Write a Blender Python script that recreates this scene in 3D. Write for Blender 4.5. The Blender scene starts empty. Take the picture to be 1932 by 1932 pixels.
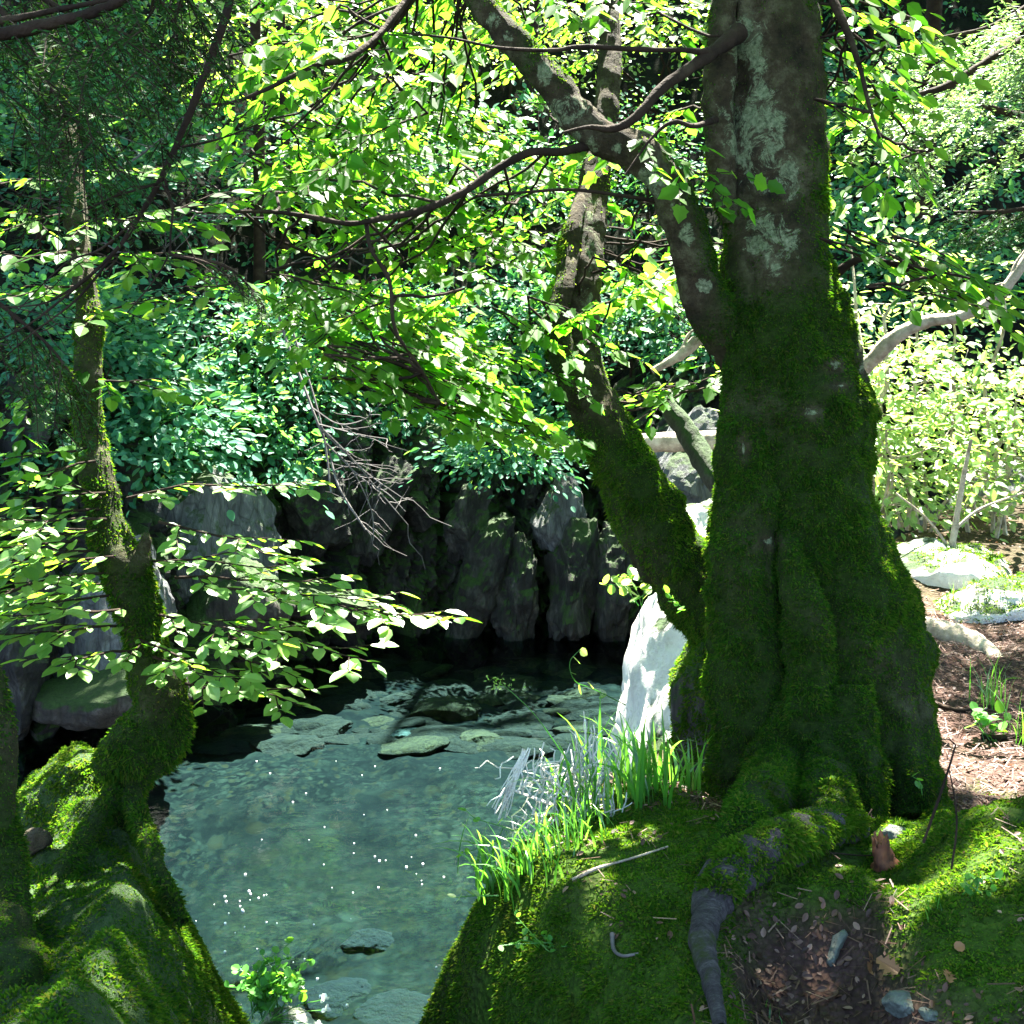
import bpy, math
import numpy as np
from mathutils import Vector

S = bpy.context.scene
COL = S.collection
RNG = np.random.default_rng(7)

# ------------------------------------------------------------------ camera, light, exposure
CAM = np.array([0.0, 0.0, 1.6])
PITCH = math.radians(8.0)
FOV = math.radians(45.0)
K = 2 * math.tan(FOV / 2) / 1932.0
cam_d = bpy.data.cameras.new("camera")
cam_d.sensor_fit = 'AUTO'
cam_d.angle = FOV
cam_d.clip_start = 0.05
cam_d.clip_end = 400
cam_o = bpy.data.objects.new("camera", cam_d)
cam_o.location = CAM
cam_o.rotation_euler = (math.radians(90) - PITCH, 0, 0)
COL.objects.link(cam_o)
S.camera = cam_o

SUN_EL = math.radians(62.0)
SUN_AZ = math.radians(13.0)          # from +Y towards +X
SDIR = np.array([math.cos(SUN_EL) * math.sin(SUN_AZ), math.cos(SUN_EL) * math.cos(SUN_AZ), math.sin(SUN_EL)])
w = bpy.data.worlds.new("World")
S.world = w
w.use_nodes = True
nt = w.node_tree
nt.nodes.clear()
out = nt.nodes.new("ShaderNodeOutputWorld")
bg = nt.nodes.new("ShaderNodeBackground")
sky = nt.nodes.new("ShaderNodeTexSky")
sky.sky_type = 'NISHITA'
sky.sun_disc = False
sky.sun_elevation = SUN_EL
sky.sun_rotation = SUN_AZ
sky.ozone_density = 2.0
bg.inputs[1].default_value = 0.062
nt.links.new(sky.outputs[0], bg.inputs[0])
nt.links.new(bg.outputs[0], out.inputs[0])
sun_d = bpy.data.lights.new("sun", 'SUN')
sun_d.energy = 5.0
sun_d.angle = math.radians(0.5)
sun_d.color = (1.0, 0.95, 0.84)
sun_o = bpy.data.objects.new("sun", sun_d)
sun_o.rotation_euler = Vector(SDIR).to_track_quat('Z', 'Y').to_euler()
COL.objects.link(sun_o)
S.view_settings.view_transform = 'Standard'
S.view_settings.look = 'None'
S.view_settings.exposure = 4.2
S.view_settings.gamma = 1.0
S.view_settings.use_curve_mapping = False
S.render.engine = 'CYCLES'
S.cycles.max_bounces = 8
S.cycles.diffuse_bounces = 4
S.cycles.glossy_bounces = 3
S.cycles.transmission_bounces = 5
S.cycles.transparent_max_bounces = 12
S.cycles.use_denoising = True
S.cycles.denoising_prefilter = 'ACCURATE'
S.cycles.use_adaptive_sampling = False


def P(px, py, d):
    """a point of the place, from a picture position (0..1932) and a distance along the view axis"""
    x = (px - 966) * K * d
    yc = -(py - 966) * K * d
    return np.array([x, CAM[1] + yc * math.sin(PITCH) + d * math.cos(PITCH), CAM[2] + yc * math.cos(PITCH) - d * math.sin(PITCH)])


# spots picked to be sunlit, through gaps cut in the unseen leaves overhead
WATER_Z = -1.6
LIT = []


def lit(px, py, d, r):
    LIT.append((P(px, py, d), r))


for a in [(1650, 560, 9, .5), (1720, 640, 9, .6), (1800, 760, 9, .7), (1900, 780, 9, .7), (1750, 880, 9, .7), (1880, 920, 9, .7), (1700, 960, 9, .6), (1820, 1000, 8.8, .6), (1930, 1020, 8.6, .6), (1750, 480, 9.5, .5),
          (1750, 1100, 7.9, .45), (1880, 1140, 7.4, .45), (1800, 1190, 6.6, .25), (1860, 1240, 6.2, .2), (1800, 1270, 6.0, .13), (1770, 1490, 4.6, .10), (1850, 1480, 4.6, .12), (1790, 1420, 4.9, .12), (1880, 1330, 5.4, .15),
          (1270, 1250, 5.5, .22), (1240, 1350, 5.4, .24), (1290, 1180, 5.5, .2), (1335, 1030, 7.2, .35), (1320, 1350, 5.0, .12),
          (1300, 1530, 4.1, .16), (1400, 1520, 4.1, .10), (1190, 1450, 4.1, .18), (1100, 1520, 3.8, .16), (1030, 1500, 3.75, .16), (980, 1440, 3.75, .12), (1060, 1600, 3.5, .10), (960, 1600, 3.2, .08),
          (1010, 1790, 2.75, .06), (1050, 1720, 2.9, .06), (1260, 1860, 2.45, .05), (1420, 1560, 3.4, .10), (1720, 1530, 3.2, .07), (1850, 1560, 3.0, .08), (1500, 1880, 2.35, .05), (1430, 1920, 2.3, .06), (1560, 1840, 2.4, .03),
          (1245, 930, 4.85, .12), (1210, 870, 4.9, .10), (1290, 1010, 4.9, .10), (1300, 850, 5.6, .2), (1260, 830, 8, .25), (1120, 430, 5.1, .15), (1070, 560, 4.9, .12), (1140, 600, 5.0, .1), (1300, 660, 7, .25),
          (60, 960, 3.6, .20), (120, 1010, 3.6, .20), (20, 1050, 3.5, .2), (150, 1080, 3.6, .18), (60, 1120, 3.4, .18), (250, 1130, 3.6, .14), (330, 1150, 3.6, .12), (420, 1130, 3.6, .14), (520, 1100, 3.5, .14), (620, 1110, 3.5, .12), (700, 1150, 3.4, .12), (820, 1155, 3.4, .10),
          (500, 1290, 3.5, .12), (430, 1230, 3.5, .12), (300, 930, 3.7, .12), (450, 920, 3.6, .12), (200, 860, 3.7, .05), (330, 720, 3.6, .08), (100, 420, 3.8, .15), (40, 350, 3.8, .15), (150, 330, 3.9, .06),
          (110, 1500, 4.0, .14), (60, 1520, 4.0, .10), (160, 1850, 2.7, .05), (400, 1740, 3.25, .07), (440, 1830, 3.1, .07), 
          (500, 1850, 3.0, .10), (550, 1930, 3.2, .12),
          (870, 760, 4.3, .12), (950, 830, 4.5, .12), (760, 680, 4.2, .14), (840, 700, 4.2, .14), (1000, 770, 4.4, .12),
          (900, 120, 5, .4), (700, 150, 5, .4), (1000, 200, 5, .35), (1250, 80, 4.8, .3), (1150, 380, 4.8, .25), (620, 520, 4.8, .3), (800, 300, 5, .35), (560, 60, 5, .35), (1640, 150, 4.6, .2), (1700, 500, 4.4, .15)]:
    lit(*a)
for a in [(720, 330, 15, .8), (820, 260, 16, .9), (900, 340, 15.5, .9), (650, 180, 16, .8), (1000, 360, 15.5, .8), (780, 190, 17, 1.0), (920, 180, 17, 1.0), (1040, 100, 17, .8), (560, 150, 17, .8), (1250, 200, 16.5, .8), (430, 60, 17, .7), (600, 300, 15.5, .5), (700, 60, 18, .8), (1300, 380, 16, .5),
          (1700, 130, 7.3, .5), (1800, 80, 7.5, .6), (1850, 220, 7.2, .6), (1750, 250, 7.3, .5), (1900, 120, 7, .5), (1770, 320, 7.4, .3), (1900, 520, 5.7, .25), (1800, 600, 5.8, .2), (1700, 630, 5.9, .2), (1930, 280, 7, .4),
          (680, 660, 13.5, .35), (1180, 480, 14, .4), (930, 520, 14, .3), (250, 1000, 11.8, .25), (480, 560, 14, .3)]:
    lit(*a)


for a in [(760, 260, 16, 1.7), (920, 260, 16, 1.7), (1020, 120, 17, 1.5), (620, 120, 17, 1.3), (1240, 150, 16.5, 1.2), (480, 60, 17, 0.9),
          (1720, 760, 9, 1.0), (1860, 820, 9, 1.1), (1780, 980, 9, 1.1), (1930, 900, 9, 1.0), (1700, 520, 9.3, .8), (1800, 150, 7.3, 1.1), (1900, 250, 7, .8), (1700, 180, 7.4, .8),
          (800, 200, 4.8, .7), (1000, 150, 4.8, .7), (620, 150, 4.8, .6), (1230, 100, 4.8, .6), (900, 420, 4.9, .6), (700, 480, 4.8, .5), (1180, 700, 4.9, .35), (1245, 960, 4.9, .22), (1200, 880, 4.9, .22), (1290, 1050, 4.9, .15), (1110, 480, 5.1, .25), (900, 760, 4.4, .3),
          (40, 1010, 3.7, .35), (140, 1050, 3.7, .3), (420, 1100, 3.6, .2), (600, 1110, 3.5, .2), (1700, 560, 10.2, 1.2), (1850, 640, 10.3, 1.3), (1720, 800, 10.3, 1.3), (1900, 850, 10.3, 1.3), (1780, 950, 10, 1.2), (1650, 700, 10, 1.0), (1940, 1000, 9.6, 1.0), (60, 380, 3.8, .3), (1880, 1140, 7.4, .7), (1760, 1120, 7.8, .6), (1270, 1300, 5.5, .45), (1820, 1300, 5.6, .3)]:
    lit(*a)


for x_ in range(610, 1340, 120):
    for y_ in (20, 160, 300, 440):
        for d_ in (4.8, 6.6):
            lit(x_, y_, d_, .45)


def on_water(px, py, r):
    d = P(px, py, 1.0) - CAM
    LIT.append((CAM + d * ((CAM[2] - WATER_Z + 0.3) / -d[2]), r))


for a in [(x_, y_, 0.8) for x_ in range(380, 1200, 90) for y_ in (1350, 1420, 1500, 1600, 1700)]:
    on_water(*a)


# ------------------------------------------------------------------ numpy noise
_perm = np.random.default_rng(11).permutation(256)
_perm = np.concatenate([_perm, _perm, _perm])
_grad = np.random.default_rng(12).normal(size=(256, 3))
_grad /= np.linalg.norm(_grad, axis=1)[:, None]


def perlin(p):
    p = np.asarray(p, float)
    i = np.floor(p).astype(int)
    f = p - i
    u = f * f * f * (f * (f * 6 - 15) + 10)
    i &= 255
    r = 0
    for dx in (0, 1):
        for dy in (0, 1):
            for dz in (0, 1):
                h = _perm[_perm[_perm[(i[:, 0] + dx) & 255] + ((i[:, 1] + dy) & 255)] + ((i[:, 2] + dz) & 255)]
                g = _grad[h & 255]
                dot = g[:, 0] * (f[:, 0] - dx) + g[:, 1] * (f[:, 1] - dy) + g[:, 2] * (f[:, 2] - dz)
                wx = u[:, 0] if dx else 1 - u[:, 0]
                wy = u[:, 1] if dy else 1 - u[:, 1]
                wz = u[:, 2] if dz else 1 - u[:, 2]
                r = r + dot * wx * wy * wz
    return r * 1.6


def fbm(p, s=1.0, o=4, seed=0.0):
    p = np.asarray(p, float) * s + seed * 17.3
    r, a = 0, 1.0
    for _ in range(o):
        r = r + a * perlin(p)
        p = p * 2.03 + 5.1
        a *= 0.5
    return r


def worley(u, v, seed=0):
    """2D cells: F1, F2, a random value per nearest cell"""
    iu, iv = np.floor(u).astype(int), np.floor(v).astype(int)
    f1 = np.full(u.shape, 9.0)
    f2 = np.full(u.shape, 9.0)
    cid = np.zeros(u.shape)
    for a in (-1, 0, 1):
        for b in (-1, 0, 1):
            cu, cv = iu + a, iv + b
            h = _perm[_perm[(cu + seed) & 255] + (cv & 255)]
            h2 = _perm[h + 37]
            h3 = _perm[h + 91]
            d = np.hypot(cu + h / 256.0 - u, cv + h2 / 256.0 - v)
            near = d < f1
            f2 = np.where(near, f1, np.minimum(f2, d))
            cid = np.where(near, h3 / 256.0, cid)
            f1 = np.where(near, d, f1)
    return f1, f2, cid


def sstep(a, b, x):
    t = np.clip((x - a) / (b - a), 0, 1)
    return t * t * (3 - 2 * t)


def unit(v):
    v = np.asarray(v, float)
    return v / np.maximum(np.linalg.norm(v, axis=-1, keepdims=True), 1e-9)


# ------------------------------------------------------------------ mesh helpers
def mesh_obj(name, V, loops, totals, mat, parent=None, smooth=False, attrs=None):
    V = np.asarray(V, np.float32)
    loops = np.asarray(loops, np.int32).ravel()
    totals = np.asarray(totals, np.int32)
    me = bpy.data.meshes.new(name)
    me.vertices.add(len(V))
    me.vertices.foreach_set("co", V.ravel())
    me.loops.add(len(loops))
    me.loops.foreach_set("vertex_index", loops)
    me.polygons.add(len(totals))
    me.polygons.foreach_set("loop_start", np.concatenate([[0], np.cumsum(totals)[:-1]]).astype(np.int32))
    me.polygons.foreach_set("use_smooth", np.full(len(totals), smooth, bool))
    for k, a in (attrs or {}).items():
        at = me.attributes.new(k, 'FLOAT', 'POINT')
        at.data.foreach_set("value", np.asarray(a, np.float32))
    me.update(calc_edges=True)
    me.validate()
    me.materials.append(mat)
    o = bpy.data.objects.new(name, me)
    COL.objects.link(o)
    if parent is not None:
        o.parent = parent
    return o


class Geo:
    """collects pieces of ONE mesh"""

    def __init__(self):
        self.v, self.l, self.t, self.n, self.a = [], [], [], 0, {}

    def add(self, V, faces):
        V = np.asarray(V, float)
        faces = np.asarray(faces)
        self.v.append(V)
        self.l.append((faces + self.n).ravel())
        self.t.append(np.full(len(faces), faces.shape[1]))
        self.n += len(V)

    def build(self, name, mat, parent=None, smooth=False, attrs=None):
        return mesh_obj(name, np.concatenate(self.v), np.concatenate(self.l), np.concatenate(self.t), mat, parent, smooth, attrs)


def tag(o, label=None, cat=None, group=None, kind=None):
    if label:
        o["label"] = label
    if cat:
        o["category"] = cat
    if group:
        o["group"] = group
    if kind:
        o["kind"] = kind
    return o


def thing(name, label, cat, group=None, loc=(0, 0, 0)):
    o = bpy.data.objects.new(name, None)
    o.empty_display_size = 0.1
    COL.objects.link(o)
    o["base"] = [float(x) for x in loc]
    return tag(o, label, cat, group)


def smooth_path(pts, n=None, extra=None):
    """Catmull-Rom through the points; EXTRA (k,) values are interpolated alongside"""
    pts = np.asarray(pts, float)
    if extra is not None:
        pts = np.column_stack([pts, extra])
    m = len(pts)
    n = n or (m - 1) * 5 + 1
    t = np.linspace(0, m - 1 - 1e-6, n)
    i = t.astype(int)
    f = (t - i)[:, None]
    ext = np.vstack([2 * pts[0] - pts[1], pts, 2 * pts[-1] - pts[-2]])
    p0, p1, p2, p3 = ext[i], ext[i + 1], ext[i + 2], ext[i + 3]
    r = 0.5 * (2 * p1 + (p2 - p0) * f + (2 * p0 - 5 * p1 + 4 * p2 - p3) * f ** 2 + (3 * p1 - p0 - 3 * p2 + p3) * f ** 3)
    if extra is not None:
        return r[:, :-1], np.maximum(r[:, -1], 1e-4)
    return r


def tube(path, rad, seg=8, rough=0.0, rscale=6.0, seed=0.0, flute=None):
    """verts, quads of a tapered tube along PATH, closed with cone ends"""
    path = np.asarray(path, float)
    n = len(path)
    rad = np.broadcast_to(np.asarray(rad, float), (n,))
    T = unit(np.gradient(path, axis=0))
    up = np.array([0, 0, 1.0]) if abs(T[0][2]) < 0.9 else np.array([0, -1.0, 0])
    N = np.zeros_like(path)
    c = unit(np.cross(up, T[0]))
    for i in range(n):
        c = unit(c - T[i] * np.dot(c, T[i]))
        N[i] = c
    B = np.cross(T, N)
    a = np.linspace(0, 2 * np.pi, seg, endpoint=False)
    V = path[:, None, :] + rad[:, None, None] * (np.cos(a)[None, :, None] * N[:, None, :] + np.sin(a)[None, :, None] * B[:, None, :])
    V = V.reshape(-1, 3)
    if rough:
        out_d = unit(V - np.repeat(path, seg, axis=0))
        amt = fbm(V, rscale, 4, seed) * rough
        amt = amt + fbm(V, rscale * 4.5, 3, seed + 0.5) * rough * 0.45
        V = V + out_d * (np.repeat(rad, seg) * amt + np.minimum(0.10 * rough, 0.12 * np.repeat(rad, seg)) * fbm(V, 16.0, 3, seed + 2.0))[:, None]
    i = np.arange(n - 1)[:, None] * seg
    j = np.arange(seg)[None, :]
    j2 = (j + 1) % seg
    Q = np.stack([i + j, i + j2, i + seg + j2, i + seg + j], -1).reshape(-1, 4)
    return V, Q


def tubes(geo, lines, seg=5):
    for pts, r0, r1 in lines:
        n = len(pts)
        V, Q = tube(pts, np.linspace(r0, r1, n), seg)
        geo.add(V, Q)


def tri_of(loops_q):
    Q = np.asarray(loops_q)
    return np.concatenate([Q[:, [0, 1, 2]], Q[:, [0, 2, 3]]])


# ---- leaf shapes: unit length along +x, normal +z
def _leaf(half, fold=0.10, sag=-0.06):
    """HALF: outline of one side, base..tip (x, y). Two folded halves along the midrib."""
    h = np.array(half, float)
    side = []
    for s in (1, -1):
        side.append([(x, s * y, fold * abs(y) * 2 + sag * x * x) for x, y in h[1:-1]])
    m = len(h) - 2
    V = [(0, 0, 0), (h[-1][0], 0, sag * h[-1][0] ** 2)] + side[0] + side[1]
    f1 = [0, 1] + [2 + m - 1 - i for i in range(m)]
    f2 = [0] + [2 + m + i for i in range(m)] + [1]
    return np.array(V), [f1, f2]


LEAF_OVAL = _leaf([(0, 0), (0.18, 0.20), (0.48, 0.29), (0.78, 0.19), (1, 0)])
LEAF_MAPLE = _leaf([(0, 0), (-0.03, 0.20), (0.14, 0.28), (0.27, 0.43), (0.43, 0.31), (0.60, 0.33), (0.78, 0.16), (1, 0)], 0.08, -0.10)
LEAF_ROUND = _leaf([(0, 0), (0.12, 0.28), (0.42, 0.42), (0.75, 0.33), (0.93, 0.12), (1, 0)], 0.06, -0.05)
LEAF_SMALL = (np.array([(0, 0, 0), (0.5, 0.30, 0.05), (1, 0, -0.04), (0.5, -0.30, 0.05)]), [[0, 2, 1], [0, 3, 2]])


def leaves(shape, pos, direc, nrm, size):
    """arrays of leaves -> verts, loops, totals"""
    T, F = shape
    pos, direc, nrm = np.asarray(pos, float), unit(direc), np.asarray(nrm, float)
    size = np.broadcast_to(np.asarray(size, float), (len(pos),))
    y = unit(np.cross(nrm, direc))
    z = np.cross(direc, y)
    V = pos[:, None, :] + size[:, None, None] * (T[None, :, 0, None] * direc[:, None, :] + T[None, :, 1, None] * y[:, None, :] + T[None, :, 2, None] * z[:, None, :])
    n, k = len(pos), len(T)
    base = (np.arange(n) * k)[:, None]
    loops = np.concatenate([base + np.array(f)[None, :] for f in F], 1)
    totals = np.tile([len(f) for f in F], n)
    return V.reshape(-1, 3), loops.ravel(), totals


def leaf_obj(name, shape, L, mat, parent=None):
    """L: list of (pos, dir, nrm, size) arrays"""
    pos = np.concatenate([a[0] for a in L])
    di = np.concatenate([a[1] for a in L])
    nr = np.concatenate([a[2] for a in L])
    sz = np.concatenate([a[3] for a in L])
    V, lo, to = leaves(shape, pos, di, nr, sz)
    return mesh_obj(name, V, lo, to, mat, parent)


def wiggle_line(a, b, n, amp, rng, sag=0.0):
    a, b = np.asarray(a, float), np.asarray(b, float)
    t = np.linspace(0, 1, n)[:, None]
    L = np.linalg.norm(b - a)
    p = a + (b - a) * t
    off = np.cumsum(rng.normal(size=(n, 3)), 0)
    off = off - off[:1] - (off[-1:] - off[:1]) * t
    p = p + off * amp * L / max(1, n ** 0.5)
    p[:, 2] += -sag * L * (4 * t[:, 0] * (1 - t[:, 0])) * 0.5
    return p


def spray(base, direc, L, rng, leaf=0.06, gap=0.05, side=0.5, droop=0.15, tilt=0.35, lean=(0, 0, 0), r0=0.005):
    """a flat leafy twig: main stem, alternate side twigs, alternate leaves. -> lines, (pos, dir, nrm, size)"""
    direc = unit(direc)
    lines, pos, di, nr, sz = [], [], [], [], []
    up = unit(np.array([0, 0, 1.0]) + np.asarray(lean, float))
    m = max(5, int(L / 0.08))
    t = np.linspace(0, 1, m)[:, None]
    main = np.asarray(base, float) + direc * L * t
    wob = np.cumsum(rng.normal(size=(m, 3)) * [1, 1, 0.5], 0) * 0.012
    wob -= wob[:1]
    main = main + wob
    main[:, 2] -= droop * L * t[:, 0] ** 2
    lines.append((main, r0, r0 * 0.25))

    def put(tw, k0):
        seg = np.linalg.norm(np.diff(tw, axis=0), axis=1)
        s = np.concatenate([[0], np.cumsum(seg)])
        q = np.arange(gap * 0.7, s[-1] + 1e-6, gap)
        q = q + rng.uniform(-0.2, 0.2, len(q)) * gap
        if len(q) == 0:
            return
        pp = np.stack([np.interp(q, s, tw[:, i]) for i in range(3)], 1)
        dd = unit(tw[-1] - tw[0])
        sd = np.where((np.arange(len(q)) + k0) % 2 == 0, 1.0, -1.0)[:, None]
        lat = unit(np.cross(up, dd))[None, :] * sd
        ang = rng.uniform(0.5, 1.1, len(q))[:, None]
        d = dd[None, :] * np.cos(ang) + lat * np.sin(ang)
        d[:, 2] -= rng.uniform(0.0, 0.35, len(q))
        pos.append(pp)
        di.append(d)
        nr.append(up[None, :] + rng.normal(size=(len(q), 3)) * tilt * rng.uniform(0.4, 1.7, (len(q), 1)))
        sz.append(leaf * rng.uniform(0.42, 1.2, len(q)))
        pos.append(tw[-1:])
        di.append(dd[None, :] + rng.normal(size=(1, 3)) * 0.2 - np.array([[0, 0, 0.2]]))
        nr.append(up[None, :] + rng.normal(size=(1, 3)) * tilt)
        sz.append(np.array([leaf]))

    put(main, 0)
    ns = max(2, int(L / 0.11))
    for k in range(ns):
        f = (k + 0.6) / (ns + 0.3)
        b = np.array([np.interp(f, t[:, 0], main[:, i]) for i in range(3)])
        sdir = 1 if k % 2 else -1
        lat = unit(np.cross(up, direc)) * sdir
        l2 = (side * L * (1 - f) * (0.45 + 0.55 * min(1, f * 3)) + 0.10) * rng.uniform(0.7, 1.2)
        an = rng.uniform(0.6, 1.0)
        dd = direc * math.cos(an) + lat * math.sin(an)
        mm = max(3, int(l2 / 0.08))
        tt = np.linspace(0, 1, mm)[:, None]
        tw = b + dd * l2 * tt + np.cumsum(rng.normal(size=(mm, 3)) * 0.006, 0)
        tw[0] = b
        tw[:, 2] -= droop * l2 * tt[:, 0] ** 2 * 0.8
        lines.append((tw, r0 * 0.5, r0 * 0.2))
        put(tw, k)
    return lines, (np.concatenate(pos), np.concatenate(di), np.concatenate(nr), np.concatenate(sz))


# ------------------------------------------------------------------ materials
def new_mat(name):
    m = bpy.data.materials.new(name)
    m.use_nodes = True
    nt = m.node_tree
    nt.nodes.clear()
    o = nt.nodes.new("ShaderNodeOutputMaterial")
    return m, nt, o


def N(nt, kind, **kw):
    n = nt.nodes.new("ShaderNode" + kind)
    for k, v in kw.items():
        if k.startswith("i_"):
            key = k[2:].replace("_", " ")
            n.inputs[key].default_value = v
        else:
            setattr(n, k, v)
    return n


def ramp(nt, src, stops):
    r = nt.nodes.new("ShaderNodeValToRGB")
    el = r.color_ramp.elements
    while len(el) < len(stops):
        el.new(0.5)
    for e, (p, c) in zip(el, stops):
        e.position = p
        e.color = (c, c, c, 1) if isinstance(c, (int, float)) else (*c, 1)
    nt.links.new(src, r.inputs[0])
    return r.outputs[0]


def mixc(nt, fac, a, b, mode='MIX'):
    n = nt.nodes.new("ShaderNodeMix")
    n.data_type = 'RGBA'
    n.blend_type = mode
    for sock, v in ((n.inputs[0], fac), (n.inputs[6], a), (n.inputs[7], b)):
        if hasattr(v, "links"):
            nt.links.new(v, sock)
        elif isinstance(v, (int, float)):
            sock.default_value = v
        else:
            sock.default_value = (*v, 1)
    return n.outputs[2]


def coords(nt, scale=(1, 1, 1), rot=(0, 0, 0)):
    tc = nt.nodes.new("ShaderNodeTexCoord")
    mp = nt.nodes.new("ShaderNodeMapping")
    mp.inputs["Scale"].default_value = scale
    mp.inputs["Rotation"].default_value = rot
    nt.links.new(tc.outputs["Object"], mp.inputs[0])
    return mp.outputs[0]


def noise(nt, vec, scale, detail=6, rough=0.6, dist=0.0):
    n = N(nt, "TexNoise")
    n.inputs["Scale"].default_value = scale
    n.inputs["Detail"].default_value = detail
    n.inputs["Roughness"].default_value = rough
    n.inputs["Distortion"].default_value = dist
    nt.links.new(vec, n.inputs["Vector"])
    return n.outputs["Fac"]


def voro(nt, vec, scale, feature='F1', out=0):
    n = N(nt, "TexVoronoi", feature=feature)
    n.inputs["Scale"].default_value = scale
    nt.links.new(vec, n.inputs["Vector"])
    return n.outputs[out]


def bump(nt, h, strength, dist, normal=None):
    b = N(nt, "Bump")
    b.inputs["Strength"].default_value = strength
    b.inputs["Distance"].default_value = dist
    nt.links.new(h, b.inputs["Height"])
    if normal is not None:
        nt.links.new(normal, b.inputs["Normal"])
    return b.outputs[0]


def leaf_mat(name, stops, tstops, trans=0.5, rough=0.5, spec=0.25):
    m, nt, o = new_mat(name)
    g = N(nt, "NewGeometry")
    r = g.outputs["Random Per Island"]
    c = ramp(nt, r, stops)
    tcol = ramp(nt, r, tstops)
    vec = coords(nt)
    nz = noise(nt, vec, 60.0, 3)
    c = mixc(nt, 0.35, c, ramp(nt, nz, [(0.3, 0.35), (0.7, 1.0)]), 'MULTIPLY')
    p = N(nt, "BsdfPrincipled")
    p.inputs["Roughness"].default_value = rough
    p.inputs["Specular IOR Level"].default_value = spec
    nt.links.new(c, p.inputs["Base Color"])
    t = N(nt, "BsdfTranslucent")
    nt.links.new(tcol, t.inputs[0])
    mx = N(nt, "MixShader")
    mx.inputs[0].default_value = trans
    nt.links.new(p.outputs[0], mx.inputs[1])
    nt.links.new(t.outputs[0], mx.inputs[2])
    nt.links.new(mx.outputs[0], o.inputs[0])
    return m


def moss_mat(name, stops, tstops, brown):
    m = leaf_mat(name, stops, tstops, 0.4, 0.8, 0.05)
    nt = m.node_tree
    p = next(n for n in nt.nodes if n.type == 'BSDF_PRINCIPLED')
    t = next(n for n in nt.nodes if n.type == 'BSDF_TRANSLUCENT')
    v = coords(nt)
    pat = ramp(nt, noise(nt, v, 5.0, 6, 0.7), [(0.58, 0.0), (0.74, 0.7)])
    dk = ramp(nt, noise(nt, v, 2.3, 5, 0.65), [(0.33, 0.5), (0.52, 1.0)])
    for sock in (p.inputs["Base Color"], t.inputs[0]):
        src = sock.links[0].from_socket
        c = mixc(nt, pat, src, brown)
        c = mixc(nt, 1.0, c, dk, 'MULTIPLY')
        nt.links.new(c, sock)
    return m


def simple(name, build):
    m, nt, o = new_mat(name)
    p = N(nt, "BsdfPrincipled")
    build(nt, p)
    nt.links.new(p.outputs[0], o.inputs[0])
    return m


M = {}
# deciduous leaves over the stream: yellow-green, let light through
M['leaf'] = leaf_mat("maple_leaf", [(0.0, (0.022, 0.075, 0.010)), (0.6, (0.040, 0.12, 0.014)), (1.0, (0.065, 0.15, 0.022))],
                     [(0.0, (0.09, 0.34, 0.012)), (0.6, (0.15, 0.42, 0.016)), (1.0, (0.27, 0.48, 0.03))], 0.58, 0.5, 0.15)
M['beech'] = leaf_mat("beech_leaf", [(0.0, (0.07, 0.17, 0.035)), (0.6, (0.11, 0.24, 0.05)), (1.0, (0.17, 0.29, 0.08))],
                      [(0.0, (0.15, 0.40, 0.015)), (0.6, (0.24, 0.48, 0.02)), (1.0, (0.36, 0.54, 0.04))], 0.45, 0.4, 0.5)
# understorey on the far slope: green, with the blue of skylit shade painted in
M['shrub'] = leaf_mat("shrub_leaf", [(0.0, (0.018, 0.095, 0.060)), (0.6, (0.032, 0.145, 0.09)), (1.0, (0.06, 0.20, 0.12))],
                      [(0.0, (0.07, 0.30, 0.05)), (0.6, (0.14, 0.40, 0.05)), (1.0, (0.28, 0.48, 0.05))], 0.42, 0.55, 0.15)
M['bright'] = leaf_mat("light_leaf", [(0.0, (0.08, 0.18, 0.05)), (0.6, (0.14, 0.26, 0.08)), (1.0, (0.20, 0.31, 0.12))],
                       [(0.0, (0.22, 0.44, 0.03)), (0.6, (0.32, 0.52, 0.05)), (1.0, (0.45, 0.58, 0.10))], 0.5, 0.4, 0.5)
M['sunlit_leaf'] = leaf_mat("sunny_leaf", [(0.0, (0.12, 0.22, 0.08)), (0.6, (0.17, 0.28, 0.11)), (1.0, (0.24, 0.33, 0.16))],
                          [(0.0, (0.25, 0.44, 0.05)), (0.6, (0.36, 0.52, 0.09)), (1.0, (0.48, 0.58, 0.16))], 0.5, 0.4, 0.4)  # leaf colour lightened to imitate full sun on the bushes
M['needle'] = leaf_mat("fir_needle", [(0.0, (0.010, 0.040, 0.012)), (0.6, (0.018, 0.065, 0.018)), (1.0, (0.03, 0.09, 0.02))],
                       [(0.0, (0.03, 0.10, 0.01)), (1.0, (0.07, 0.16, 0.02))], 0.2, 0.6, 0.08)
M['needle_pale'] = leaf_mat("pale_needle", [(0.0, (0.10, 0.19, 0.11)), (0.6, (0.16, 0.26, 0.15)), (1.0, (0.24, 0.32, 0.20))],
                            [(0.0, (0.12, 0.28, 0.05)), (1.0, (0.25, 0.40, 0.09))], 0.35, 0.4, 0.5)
M['grass'] = leaf_mat("grass_blade", [(0.0, (0.025, 0.10, 0.015)), (0.7, (0.045, 0.17, 0.025)), (1.0, (0.09, 0.22, 0.04))],
                      [(0.0, (0.10, 0.38, 0.02)), (1.0, (0.22, 0.48, 0.04))], 0.4, 0.32, 0.6)
M['herb'] = leaf_mat("herb_leaf", [(0.0, (0.03, 0.13, 0.02)), (1.0, (0.07, 0.22, 0.03))],
                     [(0.0, (0.12, 0.42, 0.02)), (1.0, (0.25, 0.52, 0.03))], 0.45)
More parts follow.
